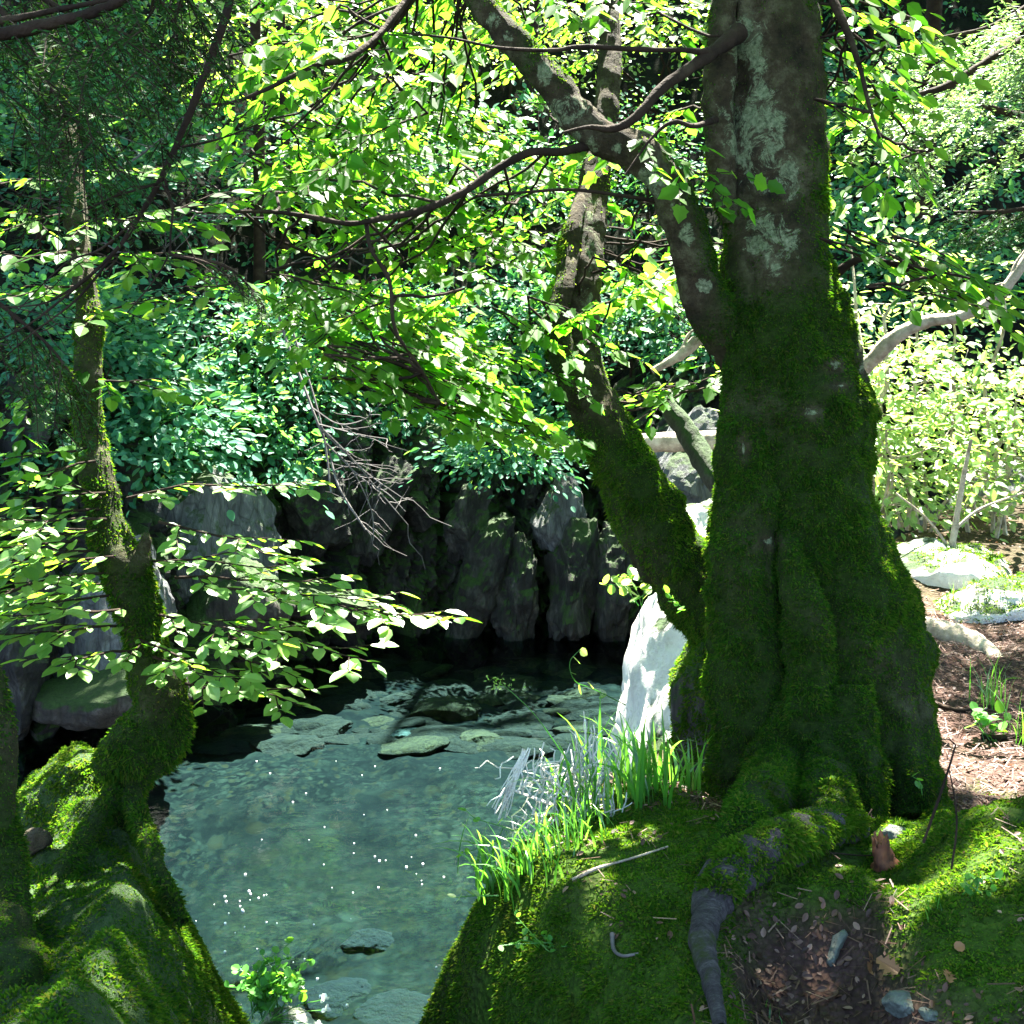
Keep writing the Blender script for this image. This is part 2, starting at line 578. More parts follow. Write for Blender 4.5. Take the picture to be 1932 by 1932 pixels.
M['petal'] = leaf_mat("white_petal", [(0.0, (0.55, 0.60, 0.50)), (1.0, (0.75, 0.78, 0.70))], [(0.0, (0.5, 0.55, 0.4)), (1.0, (0.6, 0.65, 0.5))], 0.3)
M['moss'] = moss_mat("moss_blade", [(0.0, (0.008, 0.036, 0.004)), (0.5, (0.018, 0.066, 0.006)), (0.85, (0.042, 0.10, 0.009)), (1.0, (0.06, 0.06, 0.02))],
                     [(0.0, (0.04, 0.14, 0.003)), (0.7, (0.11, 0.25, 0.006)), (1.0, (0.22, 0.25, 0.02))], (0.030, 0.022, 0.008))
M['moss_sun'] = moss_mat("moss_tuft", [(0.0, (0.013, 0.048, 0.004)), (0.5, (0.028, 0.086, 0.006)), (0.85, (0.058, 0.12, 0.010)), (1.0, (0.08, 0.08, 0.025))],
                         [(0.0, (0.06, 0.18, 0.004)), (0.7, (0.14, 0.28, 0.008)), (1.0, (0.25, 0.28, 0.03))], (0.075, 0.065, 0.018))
M['litter'] = leaf_mat("dead_leaf", [(0.0, (0.025, 0.012, 0.009)), (0.45, (0.065, 0.03, 0.02)), (0.8, (0.12, 0.065, 0.045)), (1.0, (0.24, 0.15, 0.11))],
                       [(0.0, (0.10, 0.04, 0.02)), (1.0, (0.3, 0.15, 0.08))], 0.15, 0.6, 0.3)


def _bark_dark(nt, p):
    v = coords(nt)
    a = noise(nt, v, 9, 6)
    b = noise(nt, v, 38, 4)
    c = ramp(nt, a, [(0.3, (0.008, 0.005, 0.004)), (0.55, (0.020, 0.013, 0.009)), (0.8, (0.045, 0.034, 0.022))])
    nt.links.new(c, p.inputs["Base Color"])
    p.inputs["Roughness"].default_value = 0.9
    p.inputs["Specular IOR Level"].default_value = 0.1
    nt.links.new(bump(nt, b, 0.6, 0.02), p.inputs["Normal"])


M['twig'] = simple("dark_twig", _bark_dark)


def _bark_mossy(nt, p):
    """brown bark under the moss, pale lichen crusts; MOSS and LICHEN say where"""
    v = coords(nt)
    at = N(nt, "Attribute", attribute_name="lichen")
    am = N(nt, "Attribute", attribute_name="moss")
    a = noise(nt, v, 7, 8, 0.65)
    fine = noise(nt, v, 45, 6, 0.7)
    a2 = noise(nt, v, 22, 8, 0.75)
    av = mixc(nt, 0.5, a, a2)
    bark = ramp(nt, av, [(0.36, (0.008, 0.006, 0.004)), (0.5, (0.036, 0.027, 0.015)), (0.64, (0.10, 0.095, 0.055))])
    moss = ramp(nt, fine, [(0.3, (0.006, 0.013, 0.002)), (0.6, (0.016, 0.034, 0.003)), (0.85, (0.04, 0.055, 0.008))])
    col = mixc(nt, am.outputs["Fac"], bark, moss)
    # lichen crusts with sharp, broken rims
    ln = noise(nt, v, 13, 12, 0.82, 0.8)
    add = N(nt, "Math", operation='ADD')
    nt.links.new(at.outputs["Fac"], add.inputs[0])
    nt.links.new(ln, add.inputs[1])
    lm = ramp(nt, add.outputs[0], [(0.0, 0.0), (0.985, 0.0), (1.0, 1.0)])
    # ramp input is clipped at 1: shift
    sh = N(nt, "Math", operation='MULTIPLY_ADD')
    sh.inputs[1].default_value = 24.0
    sh.inputs[2].default_value = -24.6
    sh.use_clamp = True
    nt.links.new(add.outputs[0], sh.inputs[0])
    lfine = noise(nt, v, 70, 4, 0.7)
    lich = ramp(nt, lfine, [(0.32, (0.05, 0.065, 0.035)), (0.5, (0.13, 0.16, 0.09)), (0.7, (0.23, 0.26, 0.16))])
    col = mixc(nt, sh.outputs[0], col, lich)
    nt.links.new(col, p.inputs["Base Color"])
    p.inputs["Roughness"].default_value = 0.95
    p.inputs["Specular IOR Level"].default_value = 0.15
    mixh = N(nt, "Math", operation='MULTIPLY_ADD')
    mixh.inputs[1].default_value = 0.6
    nt.links.new(fine, mixh.inputs[0])
    nt.links.new(a, mixh.inputs[2])
    nt.links.new(bump(nt, mixh.outputs[0], 1.0, 0.05), p.inputs["Normal"])


M['bark'] = simple("mossy_bark", _bark_mossy)


def _bark_pale(nt, p):
    v = coords(nt)
    a = noise(nt, v, 10, 8, 0.7)
    b = noise(nt, v, 40, 4)
    c = ramp(nt, a, [(0.35, (0.10, 0.075, 0.05)), (0.55, (0.28, 0.23, 0.17)), (0.8, (0.46, 0.42, 0.34))])
    nt.links.new(c, p.inputs["Base Color"])
    p.inputs["Roughness"].default_value = 0.8
    nt.links.new(bump(nt, b, 0.5, 0.02), p.inputs["Normal"])


def _dead(nt, p):
    c = ramp(nt, noise(nt, coords(nt), 10, 5, 0.7), [(0.35, (0.03, 0.026, 0.024)), (0.7, (0.11, 0.098, 0.098))])
    nt.links.new(c, p.inputs["Base Color"])
    p.inputs["Roughness"].default_value = 0.9


M['dead'] = simple("dead_twig_bark", _dead)
M['pale_bark'] = simple("pale_dead_wood", _bark_pale)


def _bark_grey(nt, p):
    v = coords(nt, (1, 2.6, 1))
    a = noise(nt, v, 9, 9, 0.72)
    f = noise(nt, v, 60, 6, 0.75, 0.8)
    m = mixc(nt, 0.5, a, f)
    c = ramp(nt, m, [(0.36, (0.012, 0.010, 0.011)), (0.5, (0.045, 0.040, 0.044)), (0.66, (0.11, 0.10, 0.105))])
    ms = ramp(nt, noise(nt, coords(nt), 7, 6, 0.7), [(0.55, 0.0), (0.66, 0.9)])
    c = mixc(nt, ms, c, (0.03, 0.045, 0.008))
    nt.links.new(c, p.inputs["Base Color"])
    p.inputs["Roughness"].default_value = 0.9
    p.inputs["Specular IOR Level"].default_value = 0.1
    nt.links.new(bump(nt, f, 0.9, 0.02), p.inputs["Normal"])


M['grey_bark'] = simple("grey_root_bark", _bark_grey)


def rock_mat(name, dark, mid, light, moss=0.5, streak=(4, 4, 1.7), rot=(0.0, 0.45, 0.0), wet=0.0, cracks=0.6):
    def f(nt, p):
        v = coords(nt, streak, rot)
        v0 = coords(nt)
        a = noise(nt, v, 1.6, 9, 0.68, 0.5)
        b = noise(nt, v, 7.0, 6, 0.7)
        c = ramp(nt, a, [(0.30, dark), (0.52, mid), (0.74, light)])
        crack = ramp(nt, voro(nt, v, 1.3, 'DISTANCE_TO_EDGE'), [(0.0, 0.25), (0.05, 1.0)])
        c = mixc(nt, cracks, c, crack, 'MULTIPLY')
        if moss > 0:
            g = N(nt, "NewGeometry")
            sx = N(nt, "SeparateXYZ")
            nt.links.new(g.outputs["Normal"], sx.inputs[0])
            mn = noise(nt, v0, 2.2, 7, 0.7)
            ad = N(nt, "Math", operation='MULTIPLY_ADD')
            ad.inputs[1].default_value = 0.35
            nt.links.new(sx.outputs[2], ad.inputs[0])
            nt.links.new(mn, ad.inputs[2])
            mk = ramp(nt, ad.outputs[0], [(0.74 - 0.25 * moss, 0.0), (0.86 - 0.25 * moss, 1.0)])
            mc = ramp(nt, noise(nt, v0, 40, 5, 0.7), [(0.3, (0.007, 0.02, 0.003)), (0.6, (0.018, 0.045, 0.005)), (0.9, (0.05, 0.075, 0.012))])
            c = mixc(nt, mk, c, mc)
        nt.links.new(c, p.inputs["Base Color"])
        p.inputs["Roughness"].default_value = 0.85 - wet
        p.inputs["Specular IOR Level"].default_value = 0.3 + wet
        s = N(nt, "Math", operation='MULTIPLY_ADD')
        s.inputs[1].default_value = 0.5
        nt.links.new(b, s.inputs[0])
        nt.links.new(a, s.inputs[2])
        nt.links.new(bump(nt, s.outputs[0], 0.9, 0.08), p.inputs["Normal"])
    return simple(name, f)


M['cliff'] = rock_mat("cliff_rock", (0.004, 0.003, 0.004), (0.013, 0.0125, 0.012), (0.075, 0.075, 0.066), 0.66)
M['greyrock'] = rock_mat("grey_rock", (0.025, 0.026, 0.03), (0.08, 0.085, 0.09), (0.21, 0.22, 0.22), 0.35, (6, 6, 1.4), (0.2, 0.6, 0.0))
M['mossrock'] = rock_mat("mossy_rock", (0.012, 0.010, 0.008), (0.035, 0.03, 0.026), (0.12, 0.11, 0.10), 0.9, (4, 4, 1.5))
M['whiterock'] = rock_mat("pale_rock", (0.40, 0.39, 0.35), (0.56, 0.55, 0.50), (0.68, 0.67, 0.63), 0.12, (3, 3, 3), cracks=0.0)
M['stone'] = rock_mat("stream_stone", (0.010, 0.007, 0.0035), (0.034, 0.025, 0.011), (0.065, 0.048, 0.021), 0.0, (4, 4, 3))
M['stone_rust'] = rock_mat("rusty_stone", (0.026, 0.018, 0.008), (0.085, 0.06, 0.022), (0.14, 0.105, 0.036), 0.0, (4, 4, 3))
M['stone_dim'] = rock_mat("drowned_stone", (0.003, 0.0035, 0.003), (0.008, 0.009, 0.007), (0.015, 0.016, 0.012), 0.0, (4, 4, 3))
M['stone_pale'] = rock_mat("pale_stone", (0.07, 0.08, 0.07), (0.16, 0.18, 0.15), (0.27, 0.30, 0.25), 0.0, (6, 6, 5))


def _soil(nt, p):
    v = coords(nt)
    a = noise(nt, v, 3.0, 8, 0.7)
    b = voro(nt, v, 55)
    c = ramp(nt, a, [(0.3, (0.022, 0.012, 0.010)), (0.55, (0.065, 0.038, 0.03)), (0.8, (0.14, 0.09, 0.075))])
    c = mixc(nt, 0.6, c, ramp(nt, b, [(0.0, 1.0), (0.7, 0.45)]), 'MULTIPLY')
    am = N(nt, "Attribute", attribute_name="moss")
    mc = ramp(nt, noise(nt, v, 50, 5, 0.7), [(0.3, (0.010, 0.022, 0.003)), (0.6, (0.026, 0.055, 0.005)), (0.9, (0.07, 0.08, 0.015))])
    c = mixc(nt, am.outputs["Fac"], c, mc)
    nt.links.new(c, p.inputs["Base Color"])
    p.inputs["Roughness"].default_value = 0.95
    p.inputs["Specular IOR Level"].default_value = 0.1
    nt.links.new(bump(nt, b, 0.8, 0.02, bump(nt, a, 0.6, 0.05)), p.inputs["Normal"])


M['soil'] = simple("forest_floor", _soil)


def _hill(nt, p):
    v = coords(nt)
    a = noise(nt, v, 1.5, 8, 0.7)
    c = ramp(nt, a, [(0.35, (0.006, 0.006, 0.007)), (0.6, (0.016, 0.018, 0.014)), (0.85, (0.03, 0.04, 0.02))])
    nt.links.new(c, p.inputs["Base Color"])
    p.inputs["Roughness"].default_value = 1.0
    p.inputs["Specular IOR Level"].default_value = 0.0
    nt.links.new(bump(nt, a, 1.0, 0.3), p.inputs["Normal"])


M['hill'] = simple("dark_slope", _hill)


def _bed(nt, p):
    v = coords(nt)
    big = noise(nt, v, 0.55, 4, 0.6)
    wob = N(nt, "TexNoise")
    wob.inputs["Scale"].default_value = 9
    wob.inputs["Detail"].default_value = 4
    nt.links.new(v, wob.inputs["Vector"])
    dv = mixc(nt, 0.12, v, wob.outputs["Color"], 'ADD')
    cols = []
    for sc in (7.0, 17.0, 38.0):
        n1 = N(nt, "TexVoronoi", feature='SMOOTH_F1')
        n1.inputs["Scale"].default_value = sc
        n1.inputs["Smoothness"].default_value = 0.25
        nt.links.new(dv, n1.inputs["Vector"])
        sp = N(nt, "SeparateColor")
        nt.links.new(n1.outputs["Color"], sp.inputs[0])
        c = ramp(nt, sp.outputs[0], [(0.15, (0.02, 0.027, 0.028)), (0.4, (0.08, 0.10, 0.08)), (0.6, (0.17, 0.19, 0.13)), (0.8, (0.30, 0.31, 0.22)), (0.92, (0.30, 0.22, 0.09))])
        cols.append(mixc(nt, 0.75, c, ramp(nt, n1.outputs["Distance"], [(0.15, 1.0), (0.75, 0.25)]), 'MULTIPLY'))
    m1 = ramp(nt, noise(nt, v, 5.0, 6, 0.7), [(0.50, 0.0), (0.60, 1.0)])
    m2 = ramp(nt, noise(nt, v, 1.4, 6, 0.65), [(0.52, 0.0), (0.62, 1.0)])
    c = mixc(nt, m1, cols[1], cols[2])
    c = mixc(nt, m2, c, cols[0])
    sand = ramp(nt, noise(nt, v, 90, 3, 0.7), [(0.3, (0.13, 0.15, 0.12)), (0.7, (0.24, 0.25, 0.19))])
    c = mixc(nt, ramp(nt, noise(nt, v, 2.6, 5, 0.6), [(0.55, 0.0), (0.8, 0.45)]), c, sand)
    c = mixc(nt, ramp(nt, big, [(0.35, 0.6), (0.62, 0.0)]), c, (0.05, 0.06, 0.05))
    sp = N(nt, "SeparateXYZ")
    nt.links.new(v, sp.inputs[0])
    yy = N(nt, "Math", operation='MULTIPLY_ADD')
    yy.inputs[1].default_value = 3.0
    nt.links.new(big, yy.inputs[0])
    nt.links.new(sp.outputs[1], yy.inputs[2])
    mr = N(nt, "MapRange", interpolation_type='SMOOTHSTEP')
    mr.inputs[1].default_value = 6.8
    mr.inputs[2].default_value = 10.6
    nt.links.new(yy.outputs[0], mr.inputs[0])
    depth_dim = mixc(nt, mr.outputs[0], (0.030, 0.044, 0.054), (0.10, 0.108, 0.10))  # deep water's darkening painted into the bed colour, stronger near the camera
    c = mixc(nt, 1.0, c, depth_dim, 'MULTIPLY')
    nt.links.new(c, p.inputs["Base Color"])
    p.inputs["Roughness"].default_value = 0.9
    p.inputs["Specular IOR Level"].default_value = 0.1


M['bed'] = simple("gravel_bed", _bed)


def water_mat():
    m, nt, o = new_mat("clear_water")
    v = coords(nt, (1, 1.6, 1))
    a = noise(nt, v, 3.0, 4, 0.55, 0.6)
    b = bump(nt, a, 0.10, 0.05)
    fr = N(nt, "Fresnel")
    fr.inputs[0].default_value = 1.26
    nt.links.new(b, fr.inputs["Normal"])
    tr = N(nt, "BsdfTransparent")
    tr.inputs[0].default_value = (0.45, 0.69, 0.75, 1)
    gl = N(nt, "BsdfGlossy")
    gl.inputs["Roughness"].default_value = 0.02
    nt.links.new(b, gl.inputs["Normal"])
    mx = N(nt, "MixShader")
    nt.links.new(fr.outputs[0], mx.inputs[0])
    nt.links.new(tr.outputs[0], mx.inputs[1])
    nt.links.new(gl.outputs[0], mx.inputs[2])
    nt.links.new(mx.outputs[0], o.inputs[0])
    return m


M['water'] = water_mat()
M['bubble'] = simple("bubble", lambda nt, p: (setattr(p.inputs["Base Color"], "default_value", (0.85, 0.88, 0.88, 1)), setattr(p.inputs["Roughness"], "default_value", 0.2)))


def _orange(nt, p):
    v = coords(nt, (8, 8, 1))
    c = ramp(nt, noise(nt, v, 6, 6), [(0.3, (0.05, 0.015, 0.008)), (0.6, (0.16, 0.05, 0.015)), (0.85, (0.25, 0.10, 0.035))])
    nt.links.new(c, p.inputs["Base Color"])
    p.inputs["Roughness"].default_value = 0.8


M['rotwood'] = simple("orange_rotten_wood", _orange)
M['dry_leaf'] = leaf_mat("dry_oak_leaf", [(0.0, (0.16, 0.07, 0.03)), (1.0, (0.24, 0.12, 0.05))], [(0.0, (0.3, 0.14, 0.05)), (1.0, (0.4, 0.2, 0.08))], 0.2)



# ------------------------------------------------------------------ moss: short blades standing on a surface
def surf_points(V, T, dens, rng):
    a, b, c = V[T[:, 0]], V[T[:, 1]], V[T[:, 2]]
    cr = np.cross(b - a, c - a)
    ar = np.linalg.norm(cr, axis=1) * 0.5
    n = rng.poisson(ar * dens)
    idx = np.repeat(np.arange(len(T)), n)
    u, v = rng.random(len(idx)), rng.random(len(idx))
    fl = u + v > 1
    u[fl], v[fl] = 1 - u[fl], 1 - v[fl]
    p = a[idx] + (b - a)[idx] * u[:, None] + (c - a)[idx] * v[:, None]
    nr = unit(cr)[idx]
    return p, nr, idx, u, v


def moss_blades(p, nr, rng, length=0.018, width=0.005, lean=0.7, grav=0.0, lump=12.0, mlen=None):
    k = len(p)
    lum = 0.5 + 1.0 * np.clip(0.5 + fbm(p, lump, 3, 3.0), 0, 1.3)
    L = length * lum * rng.uniform(0.5, 1.3, k)
    if mlen is not None:
        L = L * mlen
    d = unit(nr + rng.normal(size=(k, 3)) * lean + np.array([0, 0, grav]))
    t = unit(np.cross(d, rng.normal(size=(k, 3))))
    wv = (width * rng.uniform(0.6, 1.3, k))[:, None]
    base = p - nr * 0.003
    mid = base + d * (L * 0.45)[:, None]
    tip = base + d * L[:, None] + np.array([0, 0, -1.0]) * (L * 0.25)[:, None]
    V = np.stack([base, mid + t * wv, tip, mid - t * wv], 1).reshape(-1, 3)
    F = (np.arange(k) * 4)[:, None] + np.array([0, 1, 2, 3])[None, :]
    return V, F


def lichen_at(p, spots):
    r = np.zeros(len(p))
    for c, rad in spots:
        d = np.linalg.norm((p - c) / rad, axis=1)
        r = np.maximum(r, 0.56 * np.clip(1.45 - d, 0, 1))
    return r


# ------------------------------------------------------------------ the bank under the big tree
_EY = np.array([-4, 0, 1.5, 2.3, 2.95, 3.3, 4.1, 5.0, 6.0, 8.0, 10.0, 12.0, 14.0])
_EX = np.array([-1.4, -0.35, 0.26, 0.38, 0.11, -0.09, 0.08, 0.5, 1.1, 2.1, 3.3, 5.0, 7.0])


def bank_top(x, y):
    pts = np.stack([x, y, np.zeros_like(x)], -1).reshape(-1, 3)
    nz = fbm(pts, 1.7, 4, 1.0).reshape(x.shape)
    nf = fbm(pts, 7.0, 3, 2.0).reshape(x.shape)
    h = 0.02 + 0.05 * nz + 0.018 * nf
    h = h + 0.17 * (1 - sstep(3.1, 4.2, y)) + 0.13 * np.exp(-((x - 0.42) / 0.35) ** 2 - ((y - 3.85) / 0.4) ** 2)
    # mossy ridge over the buried root
    h = h + 0.035 * np.exp(-(((y - 3.35) - 0.08 * (x - 0.6)) / 0.22) ** 2) * sstep(0.2, 0.6, x) * (1 - sstep(1.05, 1.3, x))
    # the hummock
    h = h + 0.26 * np.exp(-((x - 1.42) / 0.42) ** 2 - ((y - 2.95) / 0.42) ** 2)
    # litter hollow
    h = h - 0.20 * np.exp(-((x - 0.72) / 0.19) ** 4 - ((y - 2.62) / 0.34) ** 4) - 0.10 * np.exp(-((x - 1.02) / 0.13) ** 2 - ((y - 3.15) / 0.3) ** 2)
    h = h - 0.10 * sstep(3.7, 4.3, y) * (1 - sstep(5.2, 6.2, y))
    h = h + 0.04 * (y - 6) * sstep(6, 8, y)
    # rise towards the sunny rocks
    h = h + 0.12 * np.exp(-((y - 8.0) / 0.7) ** 2)
    return h


def bank_h(x, y):
    xe = np.interp(y, _EY, _EX)
    s = x - xe
    t = np.clip(0.22 - s, 0, None)
    g = np.where(t < 0.7, 3.6 * t * t, 3.6 * 0.49 + 5.04 * (t - 0.7))
    return np.maximum(bank_top(x, y) - g, -3.2)


def ground(px, py, dz=0.0, t0=1.0):
    """where the sight line through a picture point first meets the bank"""
    for _ in range(40):
        u = P(px, py, 1.0) - CAM
        t = np.arange(t0, 10, 0.01)
        q = CAM + t[:, None] * u
        below = q[:, 2] < bank_h(q[:, 0], q[:, 1])
        k = int(np.argmax(below)) if below.any() else len(t) - 1
        if below.any() and q[k][2] > -0.35:
            break
        py += 6
    return q[k] + np.array([0, 0, dz])


def litter_mask(x, y):
    m = np.exp(-((x - 0.72) / 0.21) ** 4 - ((y - 2.6) / 0.38) ** 4) * 1.3
    m = np.maximum(m, np.exp(-((x - 0.62) / 0.30) ** 2 - ((y - 3.95) / 0.30) ** 2) * 1.3)
    m = np.maximum(m, sstep(3.55, 3.9, y) * sstep(0.75, 1.0, x) * (1 - 0.75 * sstep(6.6, 7.4, y)))
    m = np.maximum(m, 0.75 * sstep(0.6, 0.85, x) * (1 - sstep(2.35, 2.6, y)))
    pts = np.stack([x, y, np.zeros_like(x)], -1).reshape(-1, 3)
    return np.clip(m + 0.45 * fbm(pts, 5.0, 4, 4.0).reshape(x.shape), 0, 1)


def grid(xs, ys, hf):
    X, Y = np.meshgrid(xs, ys)
    Z = hf(X, Y)
    V = np.stack([X, Y, Z], -1).reshape(-1, 3)
    nx, ny = len(xs), len(ys)
    i = np.arange(ny - 1)[:, None] * nx + np.arange(nx - 1)[None, :]
    Q = np.stack([i, i + 1, i + nx + 1, i + nx], -1).reshape(-1, 4)
    return V, Q


xs = np.concatenate([np.arange(-4, -1.2, 0.12), np.arange(-1.2, 2.6, 0.028), np.arange(2.6, 9, 0.12), np.arange(9, 30, 1.0)])
ys = np.concatenate([np.arange(-8, 1.2, 0.3), np.arange(1.2, 5.0, 0.028), np.arange(5.0, 9.0, 0.06), np.arange(9.0, 14.5, 0.2)])
BV, BQ = grid(xs, ys, bank_h)
lm = litter_mask(BV[:, 0], BV[:, 1])
mossm = np.clip(1.15 - 1.2 * lm, 0, 1) * (1 - 0.75 * sstep(4.4, 5.0, BV[:, 1]))
g = Geo()
g.add(BV, BQ)
bank = g.build("bank", M['soil'], smooth=True, attrs={"moss": mossm})
tag(bank, kind="structure")
BT = tri_of(BQ)

# moss carpet on the bank
cen = BV[BT].mean(1)
sel = (cen[:, 0] > -0.9) & (cen[:, 0] < 2.3) & (cen[:, 1] > 1.7) & (cen[:, 1] < 4.6) & (cen[:, 2] > -1.4)
rng = np.random.default_rng(21)
p, nr, *_ = surf_points(BV, BT[sel], 52000, rng)
keep = rng.random(len(p)) > np.clip(litter_mask(p[:, 0], p[:, 1]) * 1.5 - 0.15, 0, 1)
bare = fbm(p, 3.5, 4, 9.0)
keep &= bare < 0.62
p, nr = p[keep], nr[keep]
V, F = moss_blades(p, nr, rng, 0.014, 0.003, 0.75, 0.1, 14.0)
g = Geo()
g.add(V, F)
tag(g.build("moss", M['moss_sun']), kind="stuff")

# ------------------------------------------------------------------ stream bed and water
def bed_h(x, y):
    pts = np.stack([x, y, np.zeros_like(x)], -1).reshape(-1, 3)
    n = fbm(pts, 0.8, 5, 6.0).reshape(x.shape)
    f = fbm(pts, 5.0, 3, 7.0).reshape(x.shape)
    deep = -0.66 + 0.34 * sstep(6.5, 9.5, y) - 0.25 * np.exp(-((x + 2.5) / 1.5) ** 2 - ((y - 8.2) / 1.2) ** 2)
    return WATER_Z + deep + 0.09 * n + 0.02 * f


V, Q = grid(np.concatenate([np.arange(-40, -7, 2.0), np.arange(-7, 7, 0.09), np.arange(7, 40, 2.0)]),
            np.concatenate([np.arange(-30, 3, 2.0), np.arange(3, 16, 0.09), np.arange(16, 30, 2)]), bed_h)
g = Geo()
g.add(V, Q)
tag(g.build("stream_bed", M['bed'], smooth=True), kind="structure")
V, Q = grid(np.linspace(-40, 40, 9), np.linspace(-30, 16.5, 9), lambda x, y: np.full_like(x, WATER_Z))
g = Geo()
g.add(V, Q)
tag(g.build("water", M['water']), kind="structure")

# ------------------------------------------------------------------ cliff and wooded slope beyond
CC = np.array([(-30, 2), (-12, 6.5), (-7, 8.6), (-5.0, 9.7), (-3.6, 10.5), (-3.0, 11.6), (-2.4, 12.7), (-1.2, 13.6), (0.2, 14.1), (1.6, 13.9), (3.0, 13.1), (5, 12.6), (8, 12.4), (14, 13), (30, 12)], float)
cd = np.concatenate([[0], np.cumsum(np.linalg.norm(np.diff(CC, axis=0), axis=1))])


def cliff_base(s):
    x, y = np.interp(s, cd, CC[:, 0]), np.interp(s, cd, CC[:, 1])
    e = 0.8
    tx = np.interp(s + e, cd, CC[:, 0]) - np.interp(s - e, cd, CC[:, 0])
    ty = np.interp(s + e, cd, CC[:, 1]) - np.interp(s - e, cd, CC[:, 1])
    L = np.hypot(tx, ty)
    return x, y, -ty / L, tx / L           # position and inward (into the hill) direction


s_fine = np.concatenate([np.arange(0, 20, 0.5), np.arange(20, 47, 0.036), np.arange(47, cd[-1], 0.5)])
v_f = np.arange(-0.9, 2.9, 0.036)
SS, VV = np.meshgrid(s_fine, v_f)
bx, by, ix, iy = cliff_base(SS)
# leaning slabs of rock with deep joints
su = SS - 0.38 * VV
f1, f2, cid = worley(su * 3.0, VV * 0.8, 3)
g1, g2, cid2 = worley(su * 4.2 + 31, VV * 1.3, 8)
e1, e2, cid3 = worley(su * 9.5 + 11, VV * 4.0 + 0.8 * su, 5)
slab = (cid - 0.5) * 0.75 + np.clip((f2 - f1) * 1.8, 0, 0.26) + (cid2 - 0.5) * 0.22 + np.clip((g2 - g1) * 0.9, 0, 0.13) + (cid3 - 0.5) * 0.07 + np.clip((e2 - e1) * 0.3, 0, 0.04)
pts = np.stack([bx, by, VV], -1).reshape(-1, 3)
rough = (0.25 * fbm(pts, 0.8, 4, 5.0) + 0.07 * fbm(pts, 5, 5, 6.0)).reshape(SS.shape)
outw = slab + rough - 0.28 * VV - 0.35 * sstep(2.0, 2.9, VV)
V = np.stack([bx - ix * outw, by - iy * outw, WATER_Z + VV + 0.08 * rough], -1).reshape(-1, 3)
nx, ny = SS.shape[1], SS.shape[0]
i = np.arange(ny - 1)[:, None] * nx + np.arange(nx - 1)[None, :]
Q = np.stack([i, i + 1, i + nx + 1, i + nx], -1).reshape(-1, 4)
g = Geo()
g.add(V, Q)
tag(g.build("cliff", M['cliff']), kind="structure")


def slope_h(o):
    return WATER_Z + 2.55 + np.where(o < 9, o * 0.92, 9 * 0.92 + (o - 9) * 0.7)


def slope_pt(s, o, dz=0.0):
    x, y, a, b = cliff_base(np.asarray(s, float))
    # flatten the direction so that rows never cross
    a2, b2 = a * 0.35, np.maximum(b, 0.5)
    L = np.hypot(a2, b2)
    o2 = o + 0.9
    return np.array([x + a2 / L * o2, y + b2 / L * o2, slope_h(o) + dz])


s2 = np.arange(0, cd[-1], 0.35)
o2 = np.concatenate([np.arange(-0.4, 9, 0.35), np.arange(9, 40, 2.0)])
SS, OO = np.meshgrid(s2, o2)
pp = slope_pt(SS, OO)
pts = np.moveaxis(pp, 0, -1).reshape(-1, 3)
pts[:, 2] += 0.35 * fbm(pts, 0.6, 5, 8.0)
nx, ny = SS.shape[1], SS.shape[0]
i = np.arange(ny - 1)[:, None] * nx + np.arange(nx - 1)[None, :]
Q = np.stack([i, i + 1, i + nx + 1, i + nx], -1).reshape(-1, 4)
g = Geo()
g.add(pts, Q)
tag(g.build("hillside", M['hill'], smooth=True), kind="structure")


# ------------------------------------------------------------------ rocks
import bmesh
_bm = bmesh.new()
bmesh.ops.create_icosphere(_bm, subdivisions=5, radius=1)
ICO_V = np.array([v.co[:] for v in _bm.verts])
ICO_F = np.array([[v.index for v in f.verts] for f in _bm.faces])
_bm.free()
_bm = bmesh.new()
bmesh.ops.create_icosphere(_bm, subdivisions=4, radius=1)
ICO4_V = np.array([v.co[:] for v in _bm.verts])
ICO4_F = np.array([[v.index for v in f.verts] for f in _bm.faces])
_bm.free()


def rot_z(V, a):
    c, s = math.cos(a), math.sin(a)
    return V @ np.array([[c, s, 0], [-s, c, 0], [0, 0, 1]])


def rock_verts(c, size, seed, cuts=9, rough=0.12, rz=0.0, tilt=(0, 0), fine=True):
    r = np.random.default_rng(seed)
    V = (ICO_V if fine else ICO4_V).copy()
    for _ in range(cuts):
        n = unit(r.normal(size=3))
        d = r.uniform(0.55, 0.9)
        h = V @ n - d
        V = V - np.where(h > 0, h, 0)[:, None] * n[None, :]
    V = V * np.asarray(size)[None, :]
    V = V * (1 + rough * fbm(V / max(size), 2.2, 6, seed * 0.37)[:, None] + 0.35 * rough * fbm(V / max(size) * [1, 1, 0.5], 9.0, 4, seed * 0.21)[:, None])
    ax, ay = tilt
    ca, sa = math.cos(ax), math.sin(ax)
    V = V @ np.array([[1, 0, 0], [0, ca, sa], [0, -sa, ca]])
    cb, sb = math.cos(ay), math.sin(ay)
    V = V @ np.array([[cb, 0, -sb], [0, 1, 0], [sb, 0, cb]])
    return rot_z(V, rz) + np.asarray(c)[None, :]


